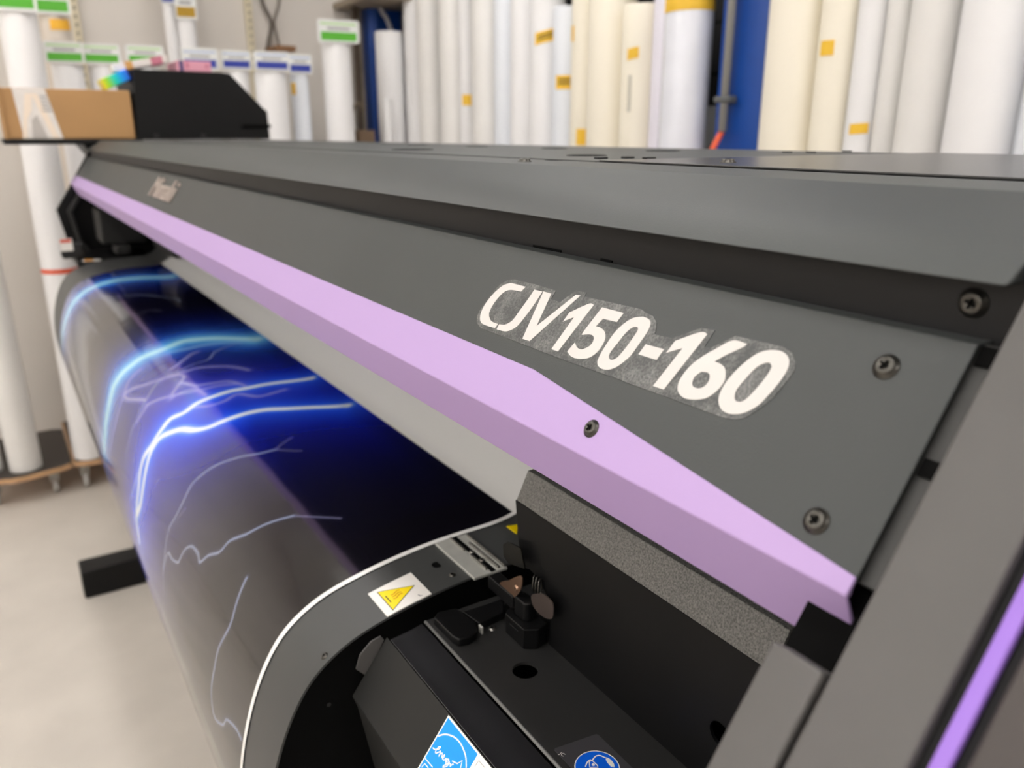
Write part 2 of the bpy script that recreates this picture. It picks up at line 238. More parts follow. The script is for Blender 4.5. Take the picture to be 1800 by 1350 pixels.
# ------------------------------------------------------------------ the printer
printer = thing('wide_format_printer', 'large charcoal wide-format printer with a lilac strip along its front cover', 'printer', (0, 0, 0))  # printer and sheet coordinates come from image pixels, scaled about the camera position
YE = 2.65                       # far end
UX, UZ = .57086, .82105         # up-slope direction of the front cover (x, z)
PN = Vector((-UZ, 0, UX))       # its outward normal
def pp(y, b, off=0):            # point on the front cover plane
    return Vector((.2516 + UX*b - UZ*off, y, 1.2075 + UZ*b + UX*off))
def panel_frame(off):           # plate frame: local x = -Y, local y = up-slope
    return frame(pp(0, 0, off), (0,-1,0), (UX,0,UZ), PN)

# hood
prism_y('hood', [(.2479,1.2269),(.285,1.2519),(.752,1.2519),(.752,.88),(.748,.88),(.748,1.2479),(.287,1.2479),(.2640,1.2322),(.2640,1.2269)], .1172, YE, M_COVER(), printer, .0012)
prism_y('recess_panel', [(.2605,1.2055),(.2605,1.2290),(.2630,1.2290),(.2630,1.2055)], .1125, YE, mat('recess_shaded_grey', (32,32,33), .5, spec=.25), printer, .0004)  # recess colour darkened for the shade under the hood
for ya, yb in ((.3560,.3830),(.3120,.3210)): box('recess_slot', .2596, .2606, ya, yb, 1.2076, 1.2088, M_VOID(), printer, 0)
# front cover: bent sheet with a top flange
prism_y('front_cover', [(.2516,1.2075),(.2603,1.2075),(.2603,1.2063),(.2526,1.2063),(.2526-UX*.089,1.2063-UZ*.089),(.2516-UX*.0885,1.2075-UZ*.0885)], .1239, YE, M_COVER(), printer, .0009)
# lilac strip: upper face with the kink, and the lower face
bm = bmesh.new()
top = [(YE,-.0616),(.3168,-.0616),(.1239,-.0819)]
bot = [(YE,-.0885),(.3168,-.0885),(.1239,-.0885)]
def lo(y): return Vector((.2130, y, 1.1053))
off = .0009
A = [bm.verts.new(pp(y,b,off)) for y,b in top]; B = [bm.verts.new(pp(y,b,off)) for y,b in bot]
Cc = [bm.verts.new(lo(y)) for y,b in bot]; Ab = [bm.verts.new(pp(y,b,0)) for y,b in top]
Dd = [bm.verts.new(lo(y)+Vector((.0035,0,0))) for y,b in bot]; Bb = [bm.verts.new(pp(y,b,-.0018)) for y,b in bot]
for i in range(2):
    bm.faces.new((A[i],A[i+1],B[i+1],B[i])); bm.faces.new((B[i],B[i+1],Cc[i+1],Cc[i])); bm.faces.new((Ab[i],Ab[i+1],A[i+1],A[i]))
    bm.faces.new((Cc[i],Cc[i+1],Dd[i+1],Dd[i])); bm.faces.new((Dd[i],Dd[i+1],Bb[i+1],Bb[i]))
for q in (0, 2): bm.faces.new((B[q],Cc[q],Dd[q],Bb[q])); bm.faces.new((A[q],B[q],Bb[q],Ab[q]))
o = fin(bm, 'lilac_strip', M_PURPLE(), printer); bevel(o, .0016, 3, 25)
o['label'] = 'lilac painted strip along the lower edge of the front cover'

# raised top lid sheets, round openings, clips and seams on the flat top
prism_z('top_lid', [(.3485,.118),(.742,.118),(.742,.436),(.3485,.436)], 1.2519, 1.2532, mat('lid_satin', (50,50,50), .3, noise=.06, nscale=9), printer, .0004)
prism_z('top_lid', [(.3500,.438),(.742,.438),(.742,2.45),(.3500,2.45)], 1.2519, 1.2524, M_COVER(), printer, .0003)
prism_z('lid_seam', [(.3462,.10),(.3490,.10),(.3490,2.45),(.3462,2.45)], 1.2517, 1.25205, M_VOID(), printer, 0)
prism_z('lid_seam', [(.3380,.4725),(.3490,.4725),(.3490,.4845),(.3380,.4845)], 1.2517, 1.2521, M_VOID(), printer, 0)
for vx, vy, rr_ in ((.610,1.243,.016),(.420,.868,.024),(.614,1.054,.016),(.600,.840,.016),(.428,.552,.017),(.610,.655,.018)):
    bm = bmesh.new(); add_lathe(bm, [(rr_,0),(rr_,.0006),(rr_*.9,.0009),(0,.0009)], 28, Matrix.Translation((vx,vy,1.2522)))
    fin(bm, 'round_vent', M_VOID(), printer)
for vx, vy in ((.382,.4755),(.408,.476),(.412,.4567),(.663,.537),(.673,.5168),(.735,.5217)):
    box('lid_clip', vx-.0045, vx+.0045, vy-.003, vy+.003, 1.2524, 1.2538, M_DARK(), printer, .0006)

def screw(name, pos, nrm, r, m, parent):
    n = Vector(nrm).normalized(); a = n.orthogonal().normalized(); b = n.cross(a)
    mt = frame(pos, a, b, n)
    bm = bmesh.new()
    add_lathe(bm, [(r*1.25,0),(r*1.25,r*.10),(r,r*.14),(r*.97,r*.38),(r*.8,r*.52),(r*.5,r*.58),(r*.42,r*.50),(0,r*.42)], 28, mt)
    o = fin(bm, name, m, parent, True)
    bm = bmesh.new()                                              # cross recess
    for ang in (.4, .4+PI/2):
        rm = mt @ Matrix.Rotation(ang, 4, 'Z')
        vs = []
        for z in (r*.40, r*.595):
            for x, y in ((-.48,-.10),(.48,-.10),(.48,.10),(-.48,.10)): vs.append(bm.verts.new(rm @ Vector((x*r, y*r, z))))
        for f in ((0,3,2,1),(4,5,6,7),(0,1,5,4),(1,2,6,5),(2,3,7,6),(3,0,4,7)): bm.faces.new([vs[i] for i in f])
    fin(bm, 'cross_recess', M_VOID(), o)
    return o
screw('screw', pp(.1444,-.0713), PN, .0037, M_DKSTEEL(), printer)
screw('screw', pp(.14785,-.0145), PN, .0037, M_DKSTEEL(), printer)
screw('screw', pp(.25881,-.0760,.0009), PN, .0034, M_DKSTEEL(), printer)
screw('screw', Vector((.2605,.1320,1.2182)), (-1,0,0), .0040, M_DKSTEEL(), printer)
for vx, vy in ((.310,.468),(.3853,.3556)):
    screw('screw', Vector((vx, vy, 1.2519 if vx < .33 else 1.2532)), (0,0,1), .004, M_DKSTEEL(), printer)

# model sticker on the front cover
def film_material():
    m = bpy.data.materials.new('clear_film_with_glue_haze'); m.use_nodes = True; MATS['film'] = m
    nt = m.node_tree; b = nt.nodes['Principled BSDF']
    tc = nt.nodes.new('ShaderNodeTexCoord')
    n1 = nt.nodes.new('ShaderNodeTexNoise'); n1.inputs['Scale'].default_value = 900; n1.inputs['Detail'].default_value = 3
    n2 = nt.nodes.new('ShaderNodeTexNoise'); n2.inputs['Scale'].default_value = 110; n2.inputs['Detail'].default_value = 4
    mu = nt.nodes.new('ShaderNodeMath'); mu.operation = 'MULTIPLY'
    r = nt.nodes.new('ShaderNodeValToRGB')
    r.color_ramp.elements[0].position = .17; r.color_ramp.elements[0].color = lin((66,68,68))
    r.color_ramp.elements[1].position = .50; r.color_ramp.elements[1].color = lin((128,128,126))
    for n in (n1, n2): nt.links.new(tc.outputs['Object'], n.inputs['Vector'])
    nt.links.new(n1.outputs['Fac'], mu.inputs[0]); nt.links.new(n2.outputs['Fac'], mu.inputs[1])
    nt.links.new(mu.outputs[0], r.inputs['Fac']); nt.links.new(r.outputs['Color'], b.inputs['Base Color'])
    b.inputs['Roughness'].default_value = .4
    return m
flip = lambda l: [(-a, b) for a, b in l]
st = plate('model_sticker', [flip(D['FILM'])], .00025, panel_frame(0.0), film_material(), printer)
st['label'] = 'contour-cut hazy clear sticker with white model lettering'
for k in ('C','J','V','1','5','0','-','1b','6','0b'):
    loops = [flip(l) for l in D['LET'][k]]
    loops = [smooth_loop(l) for l in loops]
    plate('sticker_letter', loops, .00015, panel_frame(.00025), mat('letter_white', (208,204,201), .5), st)
# brand badge far along the cover
bt = text_mesh('brand_badge', 'Mimaki', .052, panel_frame(.0005) @ Matrix.Translation((-1.480,-.0445,0)), .003, mat('badge_silver', (205,192,184), .35, metal=.5), printer, .15, 1.2)
bt['label'] = 'silver raised maker lettering'

# end frame seen in the gap at the right end of the cover
def slope_prism(name, b0, b1, off0, off1, y0, y1, m, parent, bv=.0006):
    bm = bmesh.new()
    q = [pp(0,b0,off0), pp(0,b1,off0), pp(0,b1,off1), pp(0,b0,off1)]
    add_prism(bm, [(v.x, v.z) for v in q], lambda p: (p[0], y0, p[1]), lambda p: (p[0], y1, p[1]))
    o = fin(bm, name, m, parent)
    if bv: bevel(o, bv)
    return o
slope_prism('end_frame', -.083, .002, -.008, -.0035, .098, .132, mat('frame_grey', (58,58,57), .4, spec=.4), printer)
slope_prism('end_frame_slot', -.006, .0008, -.0040, -.0022, .1125, .1236, M_VOID(), printer, 0)
slope_prism('end_frame_slot', -.045, -.039, -.0040, -.0022, .1125, .1236, M_VOID(), printer, 0)
slope_prism('end_frame_void', -.13, -.083, -.0150, -.0100, .098, .140, M_VOID(), printer, 0)  # black block put in for the darkness of the empty gap
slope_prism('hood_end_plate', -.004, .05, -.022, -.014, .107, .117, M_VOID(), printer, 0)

# right housing (the tower at the near end)
hp = lambda b, off=.0148: (pp(0,b,off).x, pp(0,b,off).z)
def housing(name, y0, y1, off, m, bv):
    a = hp(-.40, off); t = hp(.052, off)
    return prism_y(name, [a, t, (t[0]+.03, t[1]+.006), (.75, t[1]+.006), (.75,.55), (a[0]+.02,.55), (a[0], a[1]-.03)], y0, y1, m, printer, bv)
housing('housing_front_frame', .0829, .1108, .0148, M_HOUS(), .0015)
housing('housing_groove', .0700, .0829, .0105, M_BLACK(), 0)
o = slope_prism('housing_lilac_line', -.40, .05, .0105, .0140, .0752, .0795, mat('lilac_groove_shade', (150,112,206), .5), printer, .0008)  # same lilac paint, deepened to put the groove's shade in its colour
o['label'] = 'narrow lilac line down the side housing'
housing('housing_side_panel', -.40, .0722, .0140, mat('housing_side_brown_grey', (66,60,58), .5, noise=.08, nscale=8), .0015)
# lower corner cover left of the housing
o = slope_prism('corner_cover', -.36, -.1105, .0028, .0148, .1125, .1306, M_HOUS(), printer, .0014)
tube('latch_rod', [tuple(pp(.1117,b,.008)) for b in (-.21,-.19,-.175,-.165)], [.0014,.0014,.0012,.0007], M_STEEL(), printer, 12)
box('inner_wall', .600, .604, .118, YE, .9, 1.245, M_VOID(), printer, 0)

# maintenance cover under the lilac strip
notch = [(.4164,1.0310),(.4123,.9982),(.4065,.9837),(.3985,.9862),(.3885,.9845),(.3800,.9785),(.3760,.9730),(.3728,.9674),(.3745,.9407)]
loop = [(.1975,.9407),(.1975,1.0317)] + notch
mt = frame((.2716,0,0), (0,-1,0), (0,0,1), (-1,0,0))
mc = plate('maintenance_cover', [[(-y,z) for y,z in loop], [(-y,z) for y,z in circ(.2243,.9775,.0068)]], .002, mt, mat('cover_face_black', (13,13,14), .5, spec=.2, noise=.1, nscale=12), printer)
prism_y('cover_sloped_top', [(.2696,1.0312),(.2790,1.0512),(.30,1.0512),(.30,1.0490),(.2805,1.0490),(.2722,1.0312)], .1975, .4155, M_SPECK(), mc, .0006)
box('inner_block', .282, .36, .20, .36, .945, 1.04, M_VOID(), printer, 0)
# service deck with its round hole
dk = plate('service_deck', [[(.2114,.18),(.345,.18),(.345,.444),(.2114,.444)], circ(.241,.3606,.0084,40)], .0022, Matrix.Translation((0,0,.9385)), M_DARK(), printer)
tube('deck_rim', [(.2114,.18,.9400),(.2114,.444,.9400)], .0011, mat('rim_grey', (118,118,116), .4), dk, 10)
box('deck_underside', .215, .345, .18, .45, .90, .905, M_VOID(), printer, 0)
prism_y('tray_channel', [(.2103,.9375),(.1985,.9350),(.1853,.9336),(.1853,.925),(.2103,.925)], .18, .447, M_GLOSSB(), printer, .0004)
tf = prism_y('tray_front', [(.1850,.9333),(.1568,.8960),(.1600,.8860),(.1780,.78),(.1850,.78)], .15, .4516, mat('tray_shaded_grey', (35,35,34), .5, spec=.25, noise=.08, nscale=14), printer, .0006)  # tray face colour lowered to carry the shade it stands in
mt = frame((0,.4550,0), (1,0,0), (0,0,1), (0,-1,0))
plate('tray_hook', [[(.1813,.9336),(.1835,.9300),(.1690,.9060),(.1619,.9142),(.1654,.9244),(.1740,.9320)]], .0015, mt, M_HOUS(), printer)
box('side_post', .146, .150, .30, .305, .60, .88, M_BLACK(), printer, .001)
for k in range(6):
    tube('guard_wire', [(.168,.26+.03*k,.64),(.172,.29+.03*k,.86)], .0012, M_BLACK(), printer, 6)

# sticker on the tray face: blue square with an arc, script and star
tm = frame((.185,0,.9333), (0,-1,0), (.6031,0,.7977), (-.7977,0,.6031))
tq = lambda l: [(-a, b) for a, b in l]
es = plate('efficiency_sticker', [tq([(.3592,-.0010),(.3070,-.0010),(.3070,-.0500),(.3592,-.0500)])], .0002, tm, M_WHITE(), printer)
es['label'] = 'blue and white energy rating sticker'
up = lambda z: tm @ Matrix.Translation((0,0,z))
plate('blue_square', [tq([(.3582,-.0022),(.3228,-.0022),(.3228,-.0490),(.3582,-.0490)])], .0001, up(.0002), mat('label_blue', (0,150,240), .4), es)
ribbon('printed_arc', cr(tq(D['EN']['arc']), 5), .0009, .00005, up(.0003), M_WHITE(), es)
ribbon('printed_script', cr(tq(D['EN']['script']), 4), .0007, .00005, up(.0003), M_WHITE(), es)
ribbon('printed_star', tq(D['EN']['star']), .0007, .00005, up(.00036), M_WHITE(), es)
ribbon('printed_frame', tq(D['EN']['box']), .0006, .00005, up(.0003), M_WHITE(), es)
ribbon('printed_frame', tq(D['EN']['box2']), .0006, .00005, up(.0003), M_WHITE(), es)
ribbon('printed_outline', tq(D['EN']['diam']), .0002, .00005, up(.0002), M_INK(), es)
# safety sign on the deck
dm = Matrix.Translation((0,0,.9407))
def cp(x, y, z): return Matrix.Translation((x,y,z))
lab = [(.2163,.2936),(.2172,.2945),(.2436,.2908),(.2444,.2897),(.2444,.20),(.2163,.20)]
ss = plate('safety_sign', [lab], .0002, dm, mat('sign_grey', (60,59,63), .45), printer)
ss['label'] = 'dark sticker with a round blue head protection sign'
cx, cy, rr = .2283, .2740, .0118
plate('sign_ring', [circ(cx, cy-.0035, rr+.0006, 48)], .0001, cp(0,0,.9409), M_WHITE(), ss)
plate('sign_disc', [circ(cx, cy-.0035, rr, 48)], .0001, cp(0,0,.94095), mat('sign_blue', (0,98,228), .4), ss)
ribbon('printed_head', cr(D['SG']['head'], 4), .0007, .00005, cp(0,0,.9411), M_WHITE(), ss)
plate('printed_ear_cup', [cr(D['SG']['ear'], 4, True)], .00005, cp(0,0,.9411), M_WHITE(), ss)
ribbon('printed_goggles', D['SG']['gog'], .0006, .00005, cp(0,0,.94115), M_WHITE(), ss, True)
plate('printed_goggles', [circ(D['SG']['gc'][0][0], D['SG']['gc'][0][1], .0009, 20)], .00005, cp(0,0,.9412), M_WHITE(), ss)
tmx = frame((.2166,.2898,.9409), (.30,-.954,0), (.954,.30,0), (0,0,1))
text_mesh('printed_letters', 'JC', .0032, tmx, .00005, M_WHITE(), ss)

# cap, bar, screw and lever on the deck
prism_z('deck_cap', [(.2142,.4364),(.2202,.4409),(.2335,.4380),(.2363,.4142),(.2313,.4056),(.2239,.4028),(.2168,.4045),(.2149,.4101)], .9407, .9470, M_BLACK(), printer, .0012)
box('cap_tab', .2368, .2384, .4085, .4130, .9407, .9462, M_ALU(), printer, .0003)
prism_z('lever_bar', [(.2350,.4322),(.2690,.4311),(.2590,.4155),(.2380,.4135)], .9407, .9465, M_BLACK(), printer, .0008)
screw('screw', Vector((.2465,.4106,.9407)), (0,0,1), .0022, M_STEEL(), printer)
lv = prism_z('lever_block', [(.2519,.4019),(.2519,.3793),(.2602,.3740),(.2700,.3765),(.2700,.4060),(.2620,.4090)], .9407, .9560, M_BLACK(), printer, .0008)
prism_z('lever_neck', [(.2570,.3990),(.2570,.3870),(.2600,.3845),(.2665,.3850),(.2665,.3990)], .9560, .9700, M_BLACK(), lv, .0012)
box('lever_mark', .2517, .2523, .3860, .3960, .9508, .9514, M_DARK(), lv, 0)
bm = bmesh.new()
for yy, r in ((.3800,.0060),(.3832,.0062),(.3864,.0058)):
    ring = cr([(.2655+r*math.cos(a)*.45, yy+r*.30*math.cos(a), .9830+r*math.sin(a)) for a in [2*PI*q/12 for q in range(12)]], 3, True)
    add_tube(bm, ring+ring[:1], .0007, 6, False)
fin(bm, 'lever_spring', M_DKSTEEL(), lv, True)
mt = frame((.258,0,0), (0,-1,0), (0,0,1), (-1,0,0))
plate('bronze_plate', [cr([(-.4176,.9690),(-.4130,.9735),(-.4064,.9774),(-.3990,.9835),(-.3905,.9890),(-.3895,.9830),(-.3921,.9760),(-.3990,.9680),(-.4050,.9625),(-.4120,.9650)], 3, True)], .0008, mt, M_COPPER(), lv)
screw('lever_screw', Vector((.2570,.3960,.9770)), (-1,0,.1), .0018, M_COPPER(), lv)
mt = frame((.263,0,0), (0,-1,0), (0,0,1), (-1,0,0))
plate('bronze_tongue', [cr([(-.3857,.9746),(-.3822,.9677),(-.3709,.9667),(-.3620,.9705),(-.3602,.9757),(-.3616,.9824),(-.3712,.9836),(-.3790,.9800)], 4, True)], .0008, mt, mat('dull_bronze', (92,82,78), .4, metal=.6), lv)
plate('wing_plate', [[(-.4208,.9971),(-.4148,1.0021),(-.3984,1.0045),(-.3935,.9914),(-.4142,.9856),(-.4201,.9881)]], .001, mt, mat('dark_wing', (11,11,11), .4, spec=.2), printer)
box('lever_shaft', .2560, .2660, .3990, .4320, .9590, .9690, M_BLACK(), lv, .001)

# ------------------------------------------------------------------ platen and the printed sheet
prof = np.array(cr(D['PR'], 10))
for _ in range(60): prof[1:-1] = .25*prof[:-2]+.5*prof[1:-1]+.25*prof[2:]     # fair the curve
prof = [tuple(p) for p in prof.tolist()]
def offs(p, d):
    out = []
    for i in range(len(p)):
        a, b = Vector(p[max(i-1,0)]), Vector(p[min(i+1,len(p)-1)])
        t = (b-a).normalized(); n = Vector((t.y, -t.x))
        out.append((p[i][0]+n.x*d, p[i][1]+n.y*d))
    return out
if offs(prof, .001)[0][1] < prof[0][1]:
    _o = offs; offs = lambda p, d: _o(p, -d)
outer = offs(prof, -.0008); inner = offs(prof, -.0026)
PL = len(prof)
pl = prism_y('platen', outer + inner[::-1], .4588, 2.36, mat('platen_grey', (64,65,65), .42, noise=.07, nscale=10, bump=.06, bscale=1200), printer, 0)
for p in pl.data.polygons: p.use_smooth = len(p.vertices) == 4 and False
ep = offs(prof, -.0027)
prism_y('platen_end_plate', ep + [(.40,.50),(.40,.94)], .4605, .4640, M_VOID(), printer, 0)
bm = bmesh.new(); add_lathe(bm, [(.0016,0),(.0016,.0004),(0,.0004)], 16, frame((.1427,.4605,.8886),(1,0,0),(0,0,1),(0,-1,0)))
fin(bm, 'end_plate_hole', M_DARK(), printer)
# points on the platen by arc length
SL = [-D['DEL']]
for a, b in zip(prof, prof[1:]): SL.append(SL[-1] + math.hypot(b[0]-a[0], b[1]-a[1]))
def at_s(s, lift=0.0):
    i = max(0, min(len(SL)-2, int(np.searchsorted(SL, s))-1)); t = (s-SL[i])/(SL[i+1]-SL[i])
    x = prof[i][0]+t*(prof[i+1][0]-prof[i][0]); z = prof[i][1]+t*(prof[i+1][1]-prof[i][1])
    dx, dz = prof[i+1][0]-prof[i][0], prof[i+1][1]-prof[i][1]; l = math.hypot(dx, dz)
    n = (dz/l, -dx/l)
    if n[1] < 0 or (abs(n[1]) < .2 and n[0] > 0): n = (-n[0], -n[1])
    return x+n[0]*lift, z+n[1]*lift, n
def curved_patch(name, loop, lift, th, m, parent, sub=10):
    """a sticker that follows the curve: loop of (Y, s)"""
    bm = bmesh.new(); L = []
    for i in range(len(loop)):
        a, b = loop[i], loop[(i+1)%len(loop)]
        for k in range(sub): L.append((a[0]+(b[0]-a[0])*k/sub, a[1]+(b[1]-a[1])*k/sub))
    cyy = sum(p[0] for p in L)/len(L); cs = sum(p[1] for p in L)/len(L)
    rings = []
    for f in (1, .75, .5, .25, 0):
        row = []
        for y, s in (L if f else L[:1]):
            yy, sv = cyy+(y-cyy)*f, cs+(s-cs)*f
            x, z, n = at_s(sv, lift+th); row.append(bm.verts.new((x, yy, z)))
        rings.append(row)
    base = []
    for y, s in L:
        x, z, n = at_s(s, lift-.0004); base.append(bm.verts.new((x, y, z)))
    n = len(L)
    for i in range(n):
        j = (i+1)%n
        bm.faces.new((base[i], base[j], rings[0][j], rings[0][i]))
        for A, B in zip(rings, rings[1:]):
            if len(B) > 1: bm.faces.new((A[i], A[j], B[j], B[i]))
            else: bm.faces.new((A[i], A[j], B[0]))
    return fin(bm, name, m, parent)
def curved_line(name, line, w, lift, m, parent):
    bm = bmesh.new(); P = [Vector(p) for p in line]; L = []; R = []
    for i in range(len(P)):
        d = (P[min(i+1,len(P)-1)]-P[max(i-1,0)]).normalized(); q = Vector((-d.y,d.x))*w/2
        for lst, v in ((L, P[i]+q), (R, P[i]-q)):
            x, z, n = at_s(v.y, lift); lst.append(bm.verts.new((x, v.x, z)))
    for i in range(len(P)-1): bm.faces.new((L[i], L[i+1], R[i+1], R[i]))
    return fin(bm, name, m, parent)
hs = curved_patch('hot_surface_sticker', [(.4938,.2557),(.4938,.2197),(.4592,.2197),(.4592,.2557)], -.0006, .0006, M_WHITE(), printer)
hs['label'] = 'white sticker with a yellow hot surface triangle'
curved_patch('triangle_border', D['HOT']['tri'], .00005, .0001, M_INK(), hs)
tri = D['HOT']['tri']; tcx = [sum(p[i] for p in tri)/3 for i in (0,1)]
curved_patch('triangle', [(tcx[0]+(p[0]-tcx[0])*.93, tcx[1]+(p[1]-tcx[1])*.93) for p in tri], .0001, .00015, M_YELLOW(), hs)
curved_line('printed_bar', D['HOT']['bar'], .0008, .0003, M_INK(), hs)
for w in D['HOT']['w']: curved_line('printed_wave', cr(w, 4), .0009, .00036, M_ORANGE(), hs)
curved_line('printed_code', D['HOT']['t'], .0010, .00012, M_GREYPR(), hs)
def on_platen(y, s, r, m, name='screw'):
    x, z, n = at_s(s, -.0008); return screw(name, Vector((x, y, z)), (n[0],0,n[1]), r, m, printer)
on_platen(.4644+.001, .3052, .0022, M_DKSTEEL()); on_platen(.4705, .1962, .0022, M_DKSTEEL())
x, z, n = at_s(.1988, -.0008)
bm = bmesh.new(); add_lathe(bm, [(.0042,0),(.0042,.0002),(0,.0002)], 24, Matrix.Translation((x,.4905,z)))
fin(bm, 'platen_hole', M_VOID(), printer)
# media clamp plate with rails
mcl = box('media_clamp', .2570, .2860, .4530, .5160, .9535, .9558, M_ALU(), printer, .0004)
box('clamp_slot', .2722, .2762, .4535, .5155, .9552, .9562, M_VOID(), mcl, 0)
for xa, ya, yb in ((.2705,.492,.515),(.2705,.458,.482),(.2845,.455,.512),(.2795,.455,.500)):
    box('clamp_rail', xa-.0009, xa+.0009, ya, yb, .9555, .9578, M_STEEL(), mcl, .0004)
for yy in (.487,.472): screw('clamp_screw', Vector((.2745,yy,.9558)), (0,0,1), .0022, M_STEEL(), mcl)
# yellow warning label further back on the platen
curved_patch('warning_sticker', [(.5088,.1237),(.5043,.1147),(.4934,.1235)], -.0006, .0005, M_YELLOW(), printer)

# printed sheet: one fine mesh, its print in a colour attribute
YA, YB, SN = .518, 2.155, SL[-1]
ny, ns = 1000, 520
ys = YA*np.exp(np.linspace(0, math.log(YB/YA), ny))        # finer towards the viewer
sv = np.concatenate([np.linspace(SL[0], .62, ns-30), np.linspace(.624, SN, 30)])
xz = np.array([at_s(s, .0001)[:2] for s in sv])
co = np.zeros((ny, ns, 3)); co[:,:,0] = xz[None,:,0]; co[:,:,1] = ys[:,None]; co[:,:,2] = xz[None,:,1]
YY, SS = np.meshgrid(ys, sv, indexing='ij')
rng = np.random.default_rng(3)
base = np.zeros((ny, ns, 3)); base[:] = (.0035,.0028,.0055)
def dist(line, rad):
    P = np.array(cr([tuple(p) for p in line], 8)); d = np.full((ny, ns), 9.0)
    i0, i1 = np.searchsorted(ys, P[:,0].min()-rad), np.searchsorted(ys, P[:,0].max()+rad)
    j0, j1 = np.searchsorted(sv, P[:,1].min()-rad), np.searchsorted(sv, P[:,1].max()+rad)
    yy, s2 = YY[i0:i1,j0:j1], SS[i0:i1,j0:j1]; dd = np.full(yy.shape, 9.0)
    for a, b in zip(P[:-1], P[1:]):
        ab = b-a; l2 = max(ab@ab, 1e-12)
        t = np.clip(((yy-a[0])*ab[0]+(s2-a[1])*ab[1])/l2, 0, 1)
        dd = np.minimum(dd, (yy-a[0]-t*ab[0])**2+(s2-a[1]-t*ab[1])**2)
    d[i0:i1,j0:j1] = np.sqrt(dd); return d
KIND = {  # core width, core colour, [(glow width, glow colour)]
 'bolt':  (.0048, (.90,.98,1.0), [(.0066,(.20,.55,.97)), (.030,(.012,.085,.85)), (.095,(.003,.010,.40))]),
 'bolt2': (.0018, (.30,.42,.85), [(.0060,(.03,.06,.40))]),
 'broad': (.0115, (.45,.86,1.0), [(.0240,(.16,.60,.95)), (.050,(.02,.13,.75)), (.110,(.004,.018,.26))]),
 'mid':   (.0045, (.22,.45,.80), [(.0100,(.03,.12,.50))]),
 'thin':  (.0011, (.24,.28,.40), [(.0028,(.05,.06,.12))]),
 'faint': (.0010, (.10,.10,.17), [(.0022,(.03,.03,.07))]),
 'violet':(.0018, (.34,.34,.62), [(.0050,(.08,.08,.24)), (.026,(.014,.014,.085))]),
}
core = np.zeros_like(base)
for kind, line in D['ST']:
    w, cc, gl = KIND[kind]; d = dist(line, 3.2*gl[-1][0])
    for gw, gc in gl: base = 1-(1-base)*(1-np.exp(-(d/gw)**(2 if gw < .012 else 1.4))[:,:,None]*np.array(gc))
    core = np.maximum(core, np.exp(-(d/w)**4)[:,:,None]*np.array(cc))
base = np.maximum(base, core)
L7 = .109
margin = (SS < L7) | (YY < YA+.0045)
base[margin] = (.90,.895,.88)
me = bpy.data.meshes.new('printed_sheet')
idx = np.arange(ny*ns).reshape(ny, ns)
quads = np.stack([idx[:-1,:-1], idx[:-1,1:], idx[1:,1:], idx[1:,:-1]], -1).reshape(-1)
nf = (ny-1)*(ns-1)
me.vertices.add(ny*ns); me.vertices.foreach_set('co', co.reshape(-1))
me.loops.add(nf*4); me.loops.foreach_set('vertex_index', quads.astype(np.int32))
me.polygons.add(nf); me.polygons.foreach_set('loop_start', np.arange(0, nf*4, 4, dtype=np.int32))
me.polygons.foreach_set('use_smooth', np.ones(nf, dtype=bool))
me.update(calc_edges=True)
ca = me.color_attributes.new('print', 'FLOAT_COLOR', 'POINT')
ca.data.foreach_set('color', np.concatenate([base.reshape(-1,3), np.ones((ny*ns,1))], 1).reshape(-1).astype(np.float32))
pm = bpy.data.materials.new('glossy_printed_vinyl'); pm.use_nodes = True
b = pm.node_tree.nodes['Principled BSDF']; vc = pm.node_tree.nodes.new('ShaderNodeVertexColor'); vc.layer_name = 'print'
pm.node_tree.links.new(vc.outputs['Color'], b.inputs['Base Color'])
b.inputs['Roughness'].default_value = .10; b.inputs['Specular IOR Level'].default_value = .8; b.inputs['Coat Weight'].default_value = .1; b.inputs['Coat Roughness'].default_value = .06
tc = pm.node_tree.nodes.new('ShaderNodeTexCoord'); nn = pm.node_tree.nodes.new('ShaderNodeTexNoise'); nn.inputs['Scale'].default_value = 9
bp = pm.node_tree.nodes.new('ShaderNodeBump'); bp.inputs['Strength'].default_value = .12; bp.inputs['Distance'].default_value = .004
pm.node_tree.links.new(tc.outputs['Object'], nn.inputs['Vector']); pm.node_tree.links.new(nn.outputs['Fac'], bp.inputs['Height']); pm.node_tree.links.new(bp.outputs['Normal'], b.inputs['Normal'])
sheet = link('printed_sheet', me, pm)
so = sheet.modifiers.new('thickness', 'SOLIDIFY'); so.thickness = .0003; so.offset = 0
tag(sheet, 'glossy printed vinyl sheet with blue lightning curving over the printer platen', 'print')

# ------------------------------------------------------------------ left end of the printer
prism_y('left_side_plate', [(.2555,1.2188),(.2011,1.1350),(.1535,1.0643),(.1738,.948),(.2045,.894),(.26,.86),(.742,.86),(.742,1.246),(.30,1.246)], 2.62, YE-.002, M_BLACK(), printer, .002)
prism_y('side_plate_lip', [(.215,1.115),(.178,1.062),(.192,.975),(.225,.935),(.235,.935),(.202,.978),(.189,1.060),(.224,1.108)], 2.585, 2.62, M_DARK(), printer, .002)
box('print_carriage', .235, .345, 2.40, 2.54, .985, 1.075, M_DARK(), printer, .006)
box('carriage_foot', .260, .300, 2.36, 2.43, .960, .985, M_DARK(), printer, .006)
box('carriage_rail', .50, .55, .20, 2.60, 1.02, 1.06, M_ALU(), printer, .002)
box('carriage_guide', .345, .360, 2.05, 2.30, .985, 1.06, M_DARK(), printer, .003)
box('platen_left_trim', .165, .36, 2.362, 2.60, .935, .950, M_BLACK(), printer, .004)
o = box('side_handle', .135, .190, 2.40, 2.44, .955, .995, M_DARK(), printer, .006)
